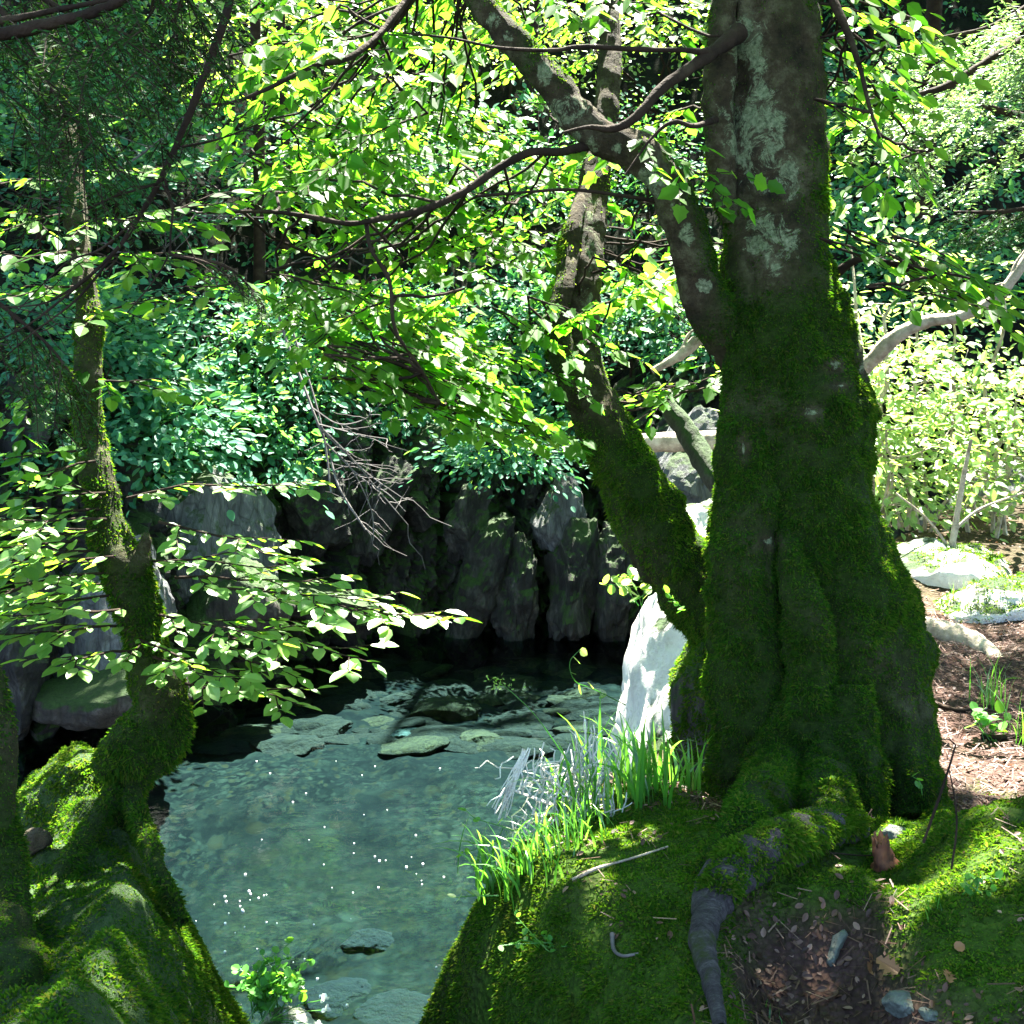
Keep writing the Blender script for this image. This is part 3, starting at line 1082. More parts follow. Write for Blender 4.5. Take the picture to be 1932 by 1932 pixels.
def rock(name, label, cat, c, size, seed, mat, group=None, moss=None, fine=True, **kw):
    V = rock_verts(c, size, seed, fine=fine, **kw)
    F = ICO_F if fine else ICO4_F
    g = Geo()
    g.add(V, F)
    if moss is None:
        return tag(g.build(name, mat, smooth=mat.name not in ('cliff_rock', 'grey_rock')), label, cat, group)
    root = thing(name, label, cat, group, c)
    g.build("stone", mat, root, smooth=True)
    dens, thr, ln, mm = moss
    r = np.random.default_rng(seed + 5)
    p, nr, *_ = surf_points(V, F, dens, r)
    k = (nr[:, 2] * 0.6 + 0.5 * fbm(p, 3.0, 4, seed) > thr)
    mv, mf = moss_blades(p[k], nr[k], r, ln, 0.0035, 0.7, 0.1, 12.0)
    g = Geo()
    g.add(mv, mf)
    g.build("moss", M[mm], root)
    return root


# boulders along the foot of the cliff
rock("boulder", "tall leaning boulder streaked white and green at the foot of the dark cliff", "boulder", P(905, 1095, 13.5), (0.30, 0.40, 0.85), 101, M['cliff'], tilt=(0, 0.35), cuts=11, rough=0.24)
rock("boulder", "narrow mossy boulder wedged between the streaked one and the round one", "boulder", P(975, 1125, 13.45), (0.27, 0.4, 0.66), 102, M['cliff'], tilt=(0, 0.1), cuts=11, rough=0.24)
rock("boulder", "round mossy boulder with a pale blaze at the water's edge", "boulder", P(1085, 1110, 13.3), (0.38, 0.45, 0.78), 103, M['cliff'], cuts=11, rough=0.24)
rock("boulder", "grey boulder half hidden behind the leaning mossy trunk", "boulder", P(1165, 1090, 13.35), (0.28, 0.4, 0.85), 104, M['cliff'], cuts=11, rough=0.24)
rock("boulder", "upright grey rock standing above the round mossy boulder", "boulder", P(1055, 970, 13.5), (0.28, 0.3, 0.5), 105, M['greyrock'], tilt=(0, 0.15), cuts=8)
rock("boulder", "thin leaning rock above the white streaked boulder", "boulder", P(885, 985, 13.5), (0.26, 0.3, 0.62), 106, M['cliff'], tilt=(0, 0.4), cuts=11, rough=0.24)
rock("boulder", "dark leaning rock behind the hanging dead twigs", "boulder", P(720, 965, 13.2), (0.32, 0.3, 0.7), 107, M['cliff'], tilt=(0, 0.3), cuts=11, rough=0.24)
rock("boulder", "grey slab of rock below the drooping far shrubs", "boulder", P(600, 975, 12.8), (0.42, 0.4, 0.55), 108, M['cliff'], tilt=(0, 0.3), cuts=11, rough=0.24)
# grey rock wall on the bend
rock("rock_face", "broad pale grey rock face behind the thin crooked tree", "rock face", P(355, 1020, 11.8), (0.95, 0.6, 0.75), 111, M['greyrock'], tilt=(-0.35, 0.2), cuts=10)
rock("rock_face", "steep grey slab rising from the pool under the bright sprays", "rock face", P(200, 1190, 10.4), (0.50, 0.5, 0.85), 112, M['greyrock'], tilt=(-0.2, 0.55), cuts=8)
rock("rock_face", "dark low rock at the waterline beside the mossy tree bend", "rock face", P(215, 1300, 10.0), (0.75, 0.5, 0.26), 113, M['mossrock'], tilt=(0, -0.15), cuts=8)
rock("rock_face", "shadowed black rock at the end of the pool", "rock face", P(25, 1230, 9.9), (0.40, 0.5, 0.75), 114, M['cliff'], tilt=(0, 0.2), cuts=8)
rock("rock_face", "mossy dark ledge below the broad grey rock face", "rock face", P(440, 1130, 11.4), (0.55, 0.5, 0.35), 115, M['mossrock'], tilt=(0, 0.2), cuts=8)
rock("rock_face", "low brown ledge of stones running into the shallow water", "rock face", P(585, 1125, 12.3), (0.75, 0.5, 0.2), 116, M['cliff'], cuts=9, tilt=(0, 0.25))
rock("rock_face", "tall grey green slab of rock seen between the two mossy trunks", "rock face", P(1290, 920, 11.5), (0.40, 0.4, 0.75), 117, M['greyrock'], tilt=(0, 0.35), cuts=7)
rock("rock_face", "grey rock wall showing through the sunlit bushes", "rock face", P(1860, 1030, 11.5), (0.7, 0.5, 0.9), 118, M['greyrock'], tilt=(0, 0.2), cuts=9)

# sunlit rocks on the near side
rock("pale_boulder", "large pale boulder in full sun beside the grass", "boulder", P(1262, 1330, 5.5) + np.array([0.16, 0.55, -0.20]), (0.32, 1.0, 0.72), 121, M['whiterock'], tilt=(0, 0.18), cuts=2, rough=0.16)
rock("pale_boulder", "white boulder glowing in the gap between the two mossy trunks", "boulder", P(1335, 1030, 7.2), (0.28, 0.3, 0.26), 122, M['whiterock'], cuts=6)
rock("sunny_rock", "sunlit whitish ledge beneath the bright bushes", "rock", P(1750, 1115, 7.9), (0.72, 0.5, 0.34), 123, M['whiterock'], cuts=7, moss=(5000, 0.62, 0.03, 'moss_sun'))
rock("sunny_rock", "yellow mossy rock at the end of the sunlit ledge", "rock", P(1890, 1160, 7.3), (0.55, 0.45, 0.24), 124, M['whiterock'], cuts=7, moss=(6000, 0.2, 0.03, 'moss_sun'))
rock("mossy_rock", "mossy bank rock under the roots behind the grass clump", "rock", P(1318, 1400, 5.0), (0.16, 0.3, 0.45), 125, M['mossrock'], cuts=5, moss=(26000, 0.05, 0.018, 'moss_sun'))

# big mossy rock the crooked tree grows on
LR = []


def left_rock():
    root = thing("mossy_crag", "dark moss covered crag carrying the crooked tree above the pool", "rock")
    xs_, ys_ = np.arange(-2.9, -0.3, 0.022), np.arange(1.6, 4.6, 0.022)

    def hf(x, y):
        pts = np.stack([x, y, np.zeros_like(x)], -1).reshape(-1, 3)
        n1 = fbm(pts, 1.6, 4, 31).reshape(x.shape)
        n2 = fbm(pts, 6.0, 4, 32).reshape(x.shape)
        # ridge running from the tree foot towards the viewer; falls to the pool on the other side
        xr = np.interp(y, [1.5, 2.5, 3.2, 3.7, 4.3], [-0.78, -0.88, -1.06, -1.25, -1.4])
        zr = np.interp(y, [1.5, 2.3, 3.0, 3.6, 3.9, 4.3, 4.8], [0.30, 0.28, 0.20, 0.16, 0.02, -0.5, -2.0])
        d = x - xr
        h = zr - np.where(d > 0, 2.6 * d ** 1.35, 0.55 * (-d) ** 1.3) + 0.10 * n1 + 0.035 * n2
        # gully between the crag and the stem
        h = h - 0.22 * np.exp(-((x + 1.55) / 0.12) ** 2) * sstep(2.2, 3.2, y)
        return np.maximum(h, -2.6)
    V, Q = grid(xs_, ys_, hf)
    T = tri_of(Q)
    g = Geo()
    g.add(V, Q)
    g.build("stone", M['mossrock'], root, smooth=True)
    r = np.random.default_rng(77)
    c = V[T].mean(1)
    k = c[:, 2] > -1.7
    p, nr, *_ = surf_points(V, T[k], 44000, r)
    k = fbm(p, 2.6, 4, 41) > -0.7
    mv, mf = moss_blades(p[k], nr[k], r, 0.013, 0.003, 0.7, 0.0, 12.0)
    g = Geo()
    g.add(mv, mf)
    g.build("moss", M['moss'], root)
    return root


left_rock()
rock("mossy_boulder", "bright green rounded boulder at the foot of the crooked tree", "boulder", P(115, 1530, 4.0), (0.26, 0.24, 0.20), 131, M['mossrock'], cuts=5, moss=(50000, -0.2, 0.013, 'moss_sun'), tilt=(0.1, -0.25))
rock("small_stone", "small pale round stone lying in the cleft of the mossy crag", "stone", P(66, 1590, 3.5), (0.045, 0.045, 0.04), 132, M['stone'], cuts=4, fine=False)
rock("white_stone", "white sunlit stone at the water below the flowering herb", "stone", P(545, 1945, 3.4), (0.08, 0.08, 0.06), 133, M['whiterock'], cuts=4, fine=False)

# stones on the bank
rock("flat_stone", "pale mossy wedge of stone at the foot of the big trunk", "stone", ground(1702, 1570, -.012), (0.055, 0.04, 0.03), 141, M['stone_pale'], cuts=6, fine=False, tilt=(0, 0.3))
rock("flat_stone", "little flat stone beside the orange broken stump", "stone", ground(1685, 1605, -.012), (0.03, 0.02, 0.012), 142, M['stone_pale'], cuts=6, fine=False)
rock("flat_stone", "thin slate standing at the edge of the litter hollow", "stone", ground(1572, 1780, -.012), (0.022, 0.05, 0.055), 143, M['stone_pale'], cuts=6, fine=False, tilt=(0, 0.5))
rock("flat_stone", "bluish split stone among dead leaves low on the bank", "stone", ground(1712, 1888, -.012), (0.055, 0.05, 0.03), 144, M['stone_pale'], cuts=6, fine=False)
rock("flat_stone", "small bluish chip lying next to the split stone", "stone", ground(1760, 1905, -.012), (0.03, 0.03, 0.015), 145, M['stone_pale'], cuts=6, fine=False)


# stream stones
def bed_point(px, py, dz=0.05):
    """where the sight line through the picture point meets the bed just under the water"""
    d = P(px, py, 1.0) - CAM
    t = (CAM[2] - (WATER_Z - 0.12)) / -d[2]
    q = CAM + d * t
    z = float(bed_h(np.array([q[0]]), np.array([q[1]]))[0])
    t = (CAM[2] - z - dz) / -d[2]
    q = CAM + d * t
    q[2] = float(bed_h(np.array([q[0]]), np.array([q[1]]))[0]) + dz
    return q


big = [
    (835, 1345, 150, 60, 'stone_rust', "large rounded golden stone, biggest in the pool"),
    (910, 1395, 130, 40, 'stone_rust', "flat rust edged stone just below the golden one"),
    (640, 1315, 110, 34, 'stone', "long grey stone lying beside the tip of a leafy spray"),
    (620, 1375, 120, 40, 'stone', "broad dark stone at the edge of the deep water"),
    (545, 1405, 150, 30, 'stone', "low dark slab sunk at the edge of the deep water"),
    (925, 1325, 70, 34, 'stone_rust', "tan stone touching the golden stone's upper end"),
    (1050, 1270, 80, 40, 'stone', "square greenish stone in the shallows near the far rocks"),
    (680, 1265, 130, 30, 'stone', "long flat greenish stone under the spray tips"),
    (775, 1380, 80, 30, 'stone_pale', "pale green flat stone below the golden stone"),
    (745, 1325, 80, 26, 'stone', "olive stone between the golden stone and the spray"),
    (1110, 1195, 140, 20, 'stone_pale', "light flat slab close to the far rocks"),
    (960, 1290, 60, 30, 'stone_rust', "reddish stone carrying a tuft of dry weed"),
]
for k, (px, py, wpx, hpx, mt, lb) in enumerate(big):
    c = bed_point(px, py, 0.0)
    d = np.linalg.norm(c - CAM)
    r = wpx * K * d / 2
    hh = max(0.05, hpx * K * d * 0.42)
    rock("stream_stone", lb, "stone", c, (r, r * 0.8, hh), 300 + k, M[mt], cuts=7, rz=0.3 * (k % 3), tilt=(0, 0.12 * ((k % 3) - 1)))
rng = np.random.default_rng(55)
proto = []
for k in range(8):
    V = rock_verts((0, 0, 0), (1, 0.72, 0.30), 400 + k, cuts=9, fine=False)
    g = Geo()
    g.add(V, ICO4_F)
    proto.append(g.build("stream_stone", M[('stone', 'stone', 'stone_rust', 'stone', 'stone', 'stone_rust', 'stone', 'stone')[k]], smooth=True))
placed = 0
k = -1
for _ in range(330):
    px, py = rng.uniform(430, 1330), 1165 + 250 * rng.random()
    if px < 520 + (1300 - py) * -0.2 and py < 1230:
        continue
    k += 1
    c = bed_point(px, py, -0.012)
    o = proto[k] if k < 8 else proto[k % 8].copy()
    if k >= 8:
        COL.objects.link(o)
    s = 0.10 + 0.30 * rng.random() ** 1.6
    o.location = c
    o.scale = (s, s * rng.uniform(0.8, 1.3), s * rng.uniform(0.5, 0.9))
    o.rotation_euler = (rng.normal() * 0.12, rng.normal() * 0.12, rng.uniform(-0.5, 0.5))
    tag(o, "flat olive or brown stone lying under the clear shallow water", "stone", "flat stones in the shallow water")
    placed += 1
# a few drowned boulders in the deep part
for k, (px, py, wpx, lb) in enumerate([(650, 1890, 150, "large drowned boulder deep under the near water"), (760, 1930, 170, "greenish drowned slab beside the mossy bank's foot"),
                                       (700, 1780, 110, "dim drowned stone in the middle of the deep water"), (420, 1420, 120, "dark drowned stone under the mossy tree bend")]):
    c = bed_point(px, py, -0.02)
    d = np.linalg.norm(c - CAM)
    r = wpx * K * d / 2
    rock("drowned_stone", lb, "stone", c, (r, r * 0.9, 0.06), 340 + k, M['stone_dim'], cuts=8)

# bubbles drifting on the pool
rng = np.random.default_rng(61)
pos = []
for cx, cy, n, sp in ((450, 1720, 22, 45), (630, 1620, 16, 90), (790, 1640, 8, 40), (520, 1830, 8, 80), (850, 1870, 8, 60), (650, 1440, 8, 90)):
    for _ in range(n):
        px, py = cx + rng.normal() * sp, cy + rng.normal() * sp * 0.6
        d = P(px, py, 1.0) - CAM
        pos.append(CAM + d * ((CAM[2] - WATER_Z - 0.004) / -d[2]))
g = Geo()
_bm = bmesh.new()
bmesh.ops.create_icosphere(_bm, subdivisions=1, radius=1)
b1v = np.array([v.co[:] for v in _bm.verts])
b1f = np.array([[v.index for v in f.verts] for f in _bm.faces])
_bm.free()
for q in pos:
    g.add(q + b1v * rng.uniform(0.003, 0.009), b1f)
tag(g.build("foam", M['bubble'], smooth=True), kind="stuff")


# ------------------------------------------------------------------ trunks with moss
def px_path(rows):
    """rows of (px, py, d, half-width in px) -> path, radii"""
    pth = np.array([P(a, b, d) for a, b, d, h in rows])
    rad = np.array([h * K * d for a, b, d, h in rows])
    return pth, rad


def trunk_part(geo, rows, seg=28, n=None, rough=0.16, rscale=4.0, seed=0.0, attrs=None, mossf=None, lich=()):
    pth, rad = px_path(rows)
    pth, rad = smooth_path(pth, n or (len(rows) - 1) * 9 + 1, rad)
    V, Q = tube(pth, rad, seg, rough, rscale, seed)
    geo.add(V, Q)
    return pth, rad


def moss_from(geo, name, parent, dens, length, mask, mat, seed, width=0.003, grav=-0.1, lean=0.75):
    """moss blades over a Geo's own surface, thinned where MASK is low"""
    r = np.random.default_rng(seed)
    V = np.concatenate(geo.v)
    n0, T = 0, []
    for l, t in zip(geo.l, geo.t):
        T.append(tri_of(l.reshape(-1, 4)))
    T = np.concatenate(T)
    p, nr, idx, u, v = surf_points(V, T, dens, r)
    mk = mask[T[idx, 0]] * (1 - u - v) + mask[T[idx, 1]] * u + mask[T[idx, 2]] * v
    k = r.random(len(p)) < mk
    mv, mf = moss_blades(p[k], nr[k], r, length, width, lean, grav, 9.0, mlen=0.5 + 0.6 * mk[k])
    g = Geo()
    g.add(mv, mf)
    return g.build(name, mat, parent)


# ---- the big mossy tree
tree = thing("mossy_tree", "massive moss covered tree with lichen patches standing on the bank", "tree", loc=P(1590, 1500, 4.6))
gt = Geo()
A = [(1592, 1600, 4.6, 178), (1592, 1480, 4.6, 166), (1600, 1400, 4.6, 162), (1605, 1300, 4.6, 150), (1592, 1200, 4.6, 140), (1572, 1100, 4.6, 130), (1535, 1000, 4.6, 122), (1512, 900, 4.6, 122),
     (1506, 800, 4.6, 134), (1498, 700, 4.6, 124), (1480, 600, 4.6, 113), (1463, 450, 4.6, 97), (1460, 300, 4.6, 94), (1458, 150, 4.6, 92), (1455, 0, 4.6, 90), (1450, -150, 4.6, 88), (1445, -500, 4.6, 80), (1430, -1000, 4.6, 65), (1415, -1500, 4.6, 40)]
tA = trunk_part(gt, A, 56, 190, 0.13, 3.2, 1.0)
B = [(1418, 1600, 4.45, 88), (1418, 1480, 4.45, 82), (1412, 1400, 4.45, 72), (1405, 1300, 4.45, 70), (1401, 1200, 4.45, 70), (1400, 1100, 4.45, 68), (1405, 1000, 4.48, 62), (1409, 900, 4.5, 56), (1412, 800, 4.5, 52), (1410, 700, 4.5, 48), (1410, 600, 4.5, 46), (1405, 480, 4.52, 36), (1395, 380, 4.56, 20)]
trunk_part(gt, B, 36, 110, 0.20, 4.5, 2.0)
C = [(1378, 420, 4.52, 16), (1364, 350, 4.5, 26), (1360, 250, 4.5, 30), (1358, 150, 4.5, 30), (1364, 50, 4.5, 26), (1372, -60, 4.5, 20)]
trunk_part(gt, C, 20, 50, 0.22, 6, 3.0)
trunk_part(gt, [(1480, 1000, 4.42, 12), (1500, 1080, 4.36, 30), (1520, 1180, 4.33, 42), (1530, 1300, 4.32, 52), (1520, 1420, 4.3, 62), (1480, 1530, 4.2, 60), (1430, 1580, 4.05, 40)], 26, 60, 0.2, 5, 4.0)
trunk_part(gt, [(1700, 1250, 4.5, 40), (1715, 1380, 4.42, 52), (1720, 1480, 4.3, 50), (1730, 1560, 4.15, 38)], 22, 40, 0.2, 5, 5.0)
trunk_part(gt, [(1600, 1300, 4.3, 40), (1612, 1420, 4.22, 52), (1618, 1500, 4.15, 50), (1630, 1580, 4.05, 40)], 22, 40, 0.22, 5, 6.0)
for pts_, rr_ in (([P(1500, 1360, 4.36), P(1462, 1470, 4.2), ground(1425, 1548, .02), ground(1385, 1600, .01), ground(1320, 1650, -.02)], [.11, .11, .085, .06, .03]),
                  ([P(1560, 1380, 4.3), P(1560, 1480, 4.12), ground(1560, 1560, .02), ground(1570, 1600, -.02)], [.09, .10, .07, .03]),
                  ([P(1700, 1400, 4.4), P(1730, 1490, 4.2), ground(1765, 1545, .02), ground(1800, 1575, -.03)], [.08, .085, .06, .03])):
    pa_, ra_ = smooth_path(np.array(pts_), 40, np.array(rr_))
    gt.add(*tube(pa_, ra_, 22, 0.18, 6, 9.0))
TV = np.concatenate(gt.v)
lspots = [(P(1430, 230, 4.35), (0.20, 0.45, 0.36)), (P(1465, 440, 4.3), (0.20, 0.45, 0.19)), (P(1420, 60, 4.35), (0.12, 0.45, 0.2)), (P(1500, 330, 4.3), (0.10, 0.4, 0.14)), (P(1412, 200, 4.35), (0.08, 0.3, 0.12)), (P(1430, 300, 4.3), (0.10, 0.3, 0.12)), (P(1460, 340, 4.3), (0.09, 0.3, 0.08)), (P(1440, 420, 4.3), (0.13, 0.3, 0.08)), (P(1490, 425, 4.3), (0.07, 0.3, 0.06)),
          (P(1470, 500, 4.3), (0.09, 0.3, 0.09)), (P(1440, 100, 4.35), (0.07, 0.3, 0.09)), (P(1400, 150, 4.35), (0.06, 0.3, 0.10)), (P(1590, 690, 4.3), (0.05, 0.3, 0.035)), (P(1545, 780, 4.25), (0.05, 0.3, 0.03)),
          (P(1595, 730, 4.3), (0.06, 0.3, 0.02)), (P(1420, 850, 4.25), (0.03, 0.3, 0.06)), (P(1460, 1030, 4.3), (0.045, 0.3, 0.035)), (P(1640, 690, 4.5), (0.05, 0.3, 0.08)), (P(1510, 460, 4.3), (0.05, 0.3, 0.05))]
li = lichen_at(TV, lspots)
zc = TV[:, 2]
mo = np.clip(0.85 + 0.9 * fbm(TV, 2.0, 4, 12.0) - 0.35 * sstep(1.6, 2.6, zc) + 0.6 * sstep(0.1, 0.35, (TV[:, 0] - np.interp(zc, tA[0][:, 2], tA[0][:, 0]))) + 0.35 * (1 - sstep(0.2, 1.2, zc)), 0.05, 1) * np.clip(1 - 1.7 * li, 0, 1)
gt.build("trunk", M['bark'], tree, smooth=True, attrs={"lichen": li, "moss": mo})
vis = (zc < 3.4)
moss_from(gt, "moss", tree, 52000, 0.014, mo * vis, M['moss'], 91)

# limb arching over the stream
gl = Geo()
LIMB = [(1405, 690, 4.6, 40), (1365, 625, 4.5, 44), (1328, 560, 4.42, 42), (1305, 490, 4.38, 38), (1285, 410, 4.36, 37), (1250, 330, 4.36, 38), (1195, 282, 4.36, 37), (1140, 262, 4.36, 33), (1092, 222, 4.36, 32), (1050, 170, 4.36, 31),
        (1000, 112, 4.36, 29), (955, 60, 4.36, 27), (915, 15, 4.36, 27), (885, -60, 4.36, 26), (850, -250, 4.4, 24), (800, -600, 4.5, 18), (700, -1000, 4.6, 8)]
tL = trunk_part(gl, LIMB, 24, 170, 0.16, 7, 14.0)
LV = np.concatenate(gl.v)
ls = [(P(1070, 200, 4.25), (0.14, 0.4, 0.10)), (P(1230, 340, 4.25), (0.10, 0.4, 0.10)), (P(1125, 265, 4.25), (0.06, 0.3, 0.05)), (P(1170, 275, 4.25), (0.04, 0.3, 0.04)), (P(1300, 440, 4.25), (0.05, 0.3, 0.09)), (P(1330, 540, 4.3), (0.05, 0.3, 0.05)), (P(1270, 390, 4.25), (0.03, 0.3, 0.04)), (P(1030, 130, 4.25), (0.05, 0.3, 0.08)),
      (P(930, 30, 4.25), (0.05, 0.3, 0.06)), (P(1090, 250, 4.25), (0.04, 0.3, 0.04)), (P(960, 60, 4.25), (0.04, 0.3, 0.04))]
li = lichen_at(LV, ls)
lN = LV[:, 2] - np.interp(LV[:, 0], tL[0][::-1, 0][np.argsort(tL[0][::-1, 0])], tL[0][::-1, 2][np.argsort(tL[0][::-1, 0])])
mo = np.clip(0.38 + 1.0 * fbm(LV, 3.0, 4, 15.0) + 3.5 * lN, 0.02, 1) * np.clip(1 - 1.7 * li, 0, 1)
limb = gl.build("branch", M['bark'], tree, smooth=True, attrs={"lichen": li, "moss": mo})
moss_from(gl, "moss", limb, 42000, 0.012, mo * (LV[:, 2] < 3.4), M['moss'], 92)

# ---- leaning second trunk
lean = thing("leaning_tree", "bent mossy trunk leaning away from the big tree over the pool", "tree", loc=P(1340, 1260, 5.0))
g2 = Geo()
R2 = [(1450, 1310, 4.85, 55), (1390, 1215, 4.9, 61), (1322, 1135, 4.95, 64), (1262, 1045, 4.95, 64), (1210, 940, 4.95, 61), (1160, 840, 4.98, 53), (1118, 760, 5.0, 48), (1092, 680, 5.02, 42), (1092, 600, 5.05, 37), (1102, 520, 5.1, 34), (1112, 430, 5.2, 32), (1122, 330, 5.3, 28),
      (1138, 240, 5.4, 23), (1150, 150, 5.5, 23), (1150, 60, 5.6, 20), (1145, -60, 5.7, 18), (1140, -400, 5.9, 15), (1150, -900, 6.0, 9)]
tLean = trunk_part(g2, R2, 36, 170, 0.16, 5.0, 21.0)
trunk_part(g2, [(1120, 770, 4.95, 28), (1080, 715, 4.93, 28), (1056, 650, 4.93, 23), (1052, 590, 4.93, 21), (1064, 540, 4.97, 19), (1072, 480, 5.05, 20), (1085, 420, 5.1, 16), (1100, 360, 5.25, 12)], 24, 70, 0.2, 6, 22.0)
V2 = np.concatenate(g2.v)
z2 = V2[:, 2]
li2 = lichen_at(V2, [(P(1120, 430, 5.05), (0.10, 0.4, 0.30)), (P(1105, 560, 5.0), (0.06, 0.3, 0.08))]) * 0.95
mo2 = np.clip(0.75 + 0.8 * fbm(V2, 2.2, 4, 23.0) - 0.8 * sstep(1.45, 1.9, z2) * (V2[:, 0] > np.interp(z2, tLean[0][:, 2], tLean[0][:, 0]) - 0.09), 0.05, 1) * (1 - li2)
g2.build("trunk", M['bark'], lean, smooth=True, attrs={"lichen": li2, "moss": mo2})
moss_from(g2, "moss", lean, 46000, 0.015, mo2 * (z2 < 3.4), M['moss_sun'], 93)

# ---- crooked tree on the crag
crook = thing("crooked_tree", "thin crooked tree with a swollen mossy bend growing from the crag", "tree", loc=P(230, 1500, 3.7))
g3 = Geo()
R3 = [(232, 1560, 3.72, 40), (235, 1500, 3.72, 36), (248, 1450, 3.72, 44), (285, 1400, 3.72, 64), (300, 1340, 3.72, 56), (292, 1280, 3.72, 48), (275, 1210, 3.72, 36), (258, 1140, 3.72, 42), (235, 1070, 3.72, 44), (205, 1000, 3.74, 34), (190, 930, 3.76, 30), (176, 850, 3.78, 29),
      (165, 770, 3.8, 27), (166, 690, 3.82, 25), (170, 610, 3.85, 23), (158, 530, 3.9, 21), (146, 450, 3.95, 21), (140, 380, 4.0, 20), (138, 310, 4.05, 19), (125, 240, 4.1, 19), (108, 170, 4.2, 17), (95, 90, 4.3, 15), (86, 0, 4.4, 14), (78, -100, 4.5, 13), (70, -500, 4.8, 8)]
trunk_part(g3, R3, 32, 200, 0.15, 7.0, 31.0)
trunk_part(g3, [(290, 1390, 3.7, 56), (235, 1420, 3.66, 50), (205, 1440, 3.64, 34), (180, 1450, 3.64, 16)], 24, 40, 0.2, 9, 32.0)
trunk_part(g3, [(240, 1090, 3.7, 26), (262, 1060, 3.68, 24), (272, 1030, 3.68, 15), (276, 1005, 3.68, 5)], 16, 26, 0.25, 12, 33.0)
trunk_part(g3, [(172, 760, 3.8, 18), (140, 720, 3.76, 15), (115, 700, 3.74, 13), (98, 685, 3.74, 9)], 14, 22, 0.2, 12, 34.0)
trunk_part(g3, [(215, 1500, 3.66, 22), (175, 1560, 3.55, 20), (120, 1640, 3.4, 18), (70, 1720, 3.25, 16), (30, 1800, 3.1, 14)], 16, 40, 0.25, 9, 35.0)
trunk_part(g3, [(245, 1500, 3.66, 20), (270, 1560, 3.55, 16), (300, 1640, 3.42, 14), (345, 1740, 3.3, 12)], 14, 40, 0.25, 9, 36.0)
V3 = np.concatenate(g3.v)
z3 = V3[:, 2]
li3 = lichen_at(V3, [(P(130, 260, 3.9), (0.05, 0.3, 0.08)), (P(145, 340, 3.9), (0.05, 0.3, 0.06)), (P(175, 560, 3.75), (0.02, 0.3, 0.1)), (P(195, 870, 3.65), (0.02, 0.3, 0.15))]) * 0.8
mo3 = np.clip(0.45 + 0.9 * fbm(V3, 3.0, 4, 37.0) + 0.8 * (1 - sstep(0.4, 1.0, z3)) - 0.2 * sstep(1.6, 2.2, z3), 0.04, 1) * (1 - li3)
g3.build("trunk", M['bark'], crook, smooth=True, attrs={"lichen": li3, "moss": mo3})
moss_from(g3, "moss", crook, 52000, 0.013, mo3 * (z3 < 3.0), M['moss'], 94)

# ---- mossy stem at the edge of the crag
stem = thing("small_tree", "short mossy trunk at the rim of the picture beside the green boulder", "tree", loc=P(0, 1700, 3.0))
g4 = Geo()
trunk_part(g4, [(30, 2050, 2.7, 110), (10, 1900, 2.8, 90), (-5, 1750, 3.0, 62), (-8, 1620, 3.1, 48), (-5, 1520, 3.1, 36), (-2, 1430, 3.1, 32), (-8, 1350, 3.1, 30), (-40, 1250, 3.1, 28), (-90, 1100, 3.2, 26), (-140, 800, 3.3, 22), (-170, 200, 3.5, 15)], 28, 100, 0.18, 7, 41.0)
V4 = np.concatenate(g4.v)
li4 = lichen_at(V4, [(P(10, 1400, 3.0), (0.03, 0.2, 0.1)), (P(15, 1530, 3.0), (0.04, 0.2, 0.05))])
mo4 = np.clip(0.85 + 0.7 * fbm(V4, 3.0, 4, 42.0), 0.05, 1) * (1 - li4)
g4.build("trunk", M['bark'], stem, smooth=True, attrs={"lichen": li4, "moss": mo4})
moss_from(g4, "moss", stem, 42000, 0.013, mo4 * (V4[:, 2] < 1.6), M['moss'], 95)


# ------------------------------------------------------------------ leafy branches
def branch(parent, name, rows, mat, seg=8, n=None, rough=0.12):
    pth, rad = px_path(rows)
    pth, rad = smooth_path(pth, n or (len(rows) - 1) * 6 + 1, rad)
    V, Q = tube(pth, rad, seg, rough, 25, 3.0)
    g = Geo()
    g.add(V, Q)
    return g.build(name, mat, parent, smooth=True), pth


b_out, pA = branch(tree, "branch", [(1120, 272, 4.36, 12), (1060, 286, 4.33, 8), (1000, 288, 4.3, 8), (940, 318, 4.28, 8), (870, 365, 4.25, 7.5), (790, 398, 4.2, 7), (720, 412, 4.15, 6), (660, 422, 4.1, 5), (590, 410, 4.1, 5), (520, 400, 4.1, 4), (430, 400, 4.1, 3), (370, 402, 4.1, 2)], M['twig'], 10)
b_in, pB = branch(tree, "branch", [(1395, 60, 4.4, 18), (1345, 98, 4.3, 13), (1300, 130, 4.22, 11), (1250, 165, 4.18, 10), (1215, 205, 4.15, 9), (1185, 232, 4.15, 8), (1150, 244, 4.15, 7), (1110, 240, 4.12, 4), (1060, 250, 4.1, 2)], M['twig'], 10)
b_thin, pC = branch(tree, "branch", [(1350, 100, 4.3, 10), (1290, 95, 4.2, 5), (1200, 93, 4.15, 5), (1100, 88, 4.1, 4.5), (1040, 95, 4.1, 4), (940, 90, 4.1, 3), (850, 72, 4.1, 2.5), (760, 62, 4.1, 2)], M['twig'], 8)
b_top, pD = branch(tree, "branch", [(900, -120, 4.4, 12), (800, -40, 4.3, 9), (745, 30, 4.2, 7), (700, 80, 4.1, 6), (650, 112, 4.0, 6), (590, 125, 3.95, 5), (500, 170, 3.9, 4), (430, 195, 3.9, 3), (370, 196, 3.9, 2)], M['twig'], 8)
b_mid, pE = branch(tree, "branch", [(1270, 385, 4.4, 6), (1180, 370, 4.3, 4), (1080, 358, 4.2, 3.5), (1000, 362, 4.2, 3), (900, 370, 4.2, 3)], M['twig'], 7)
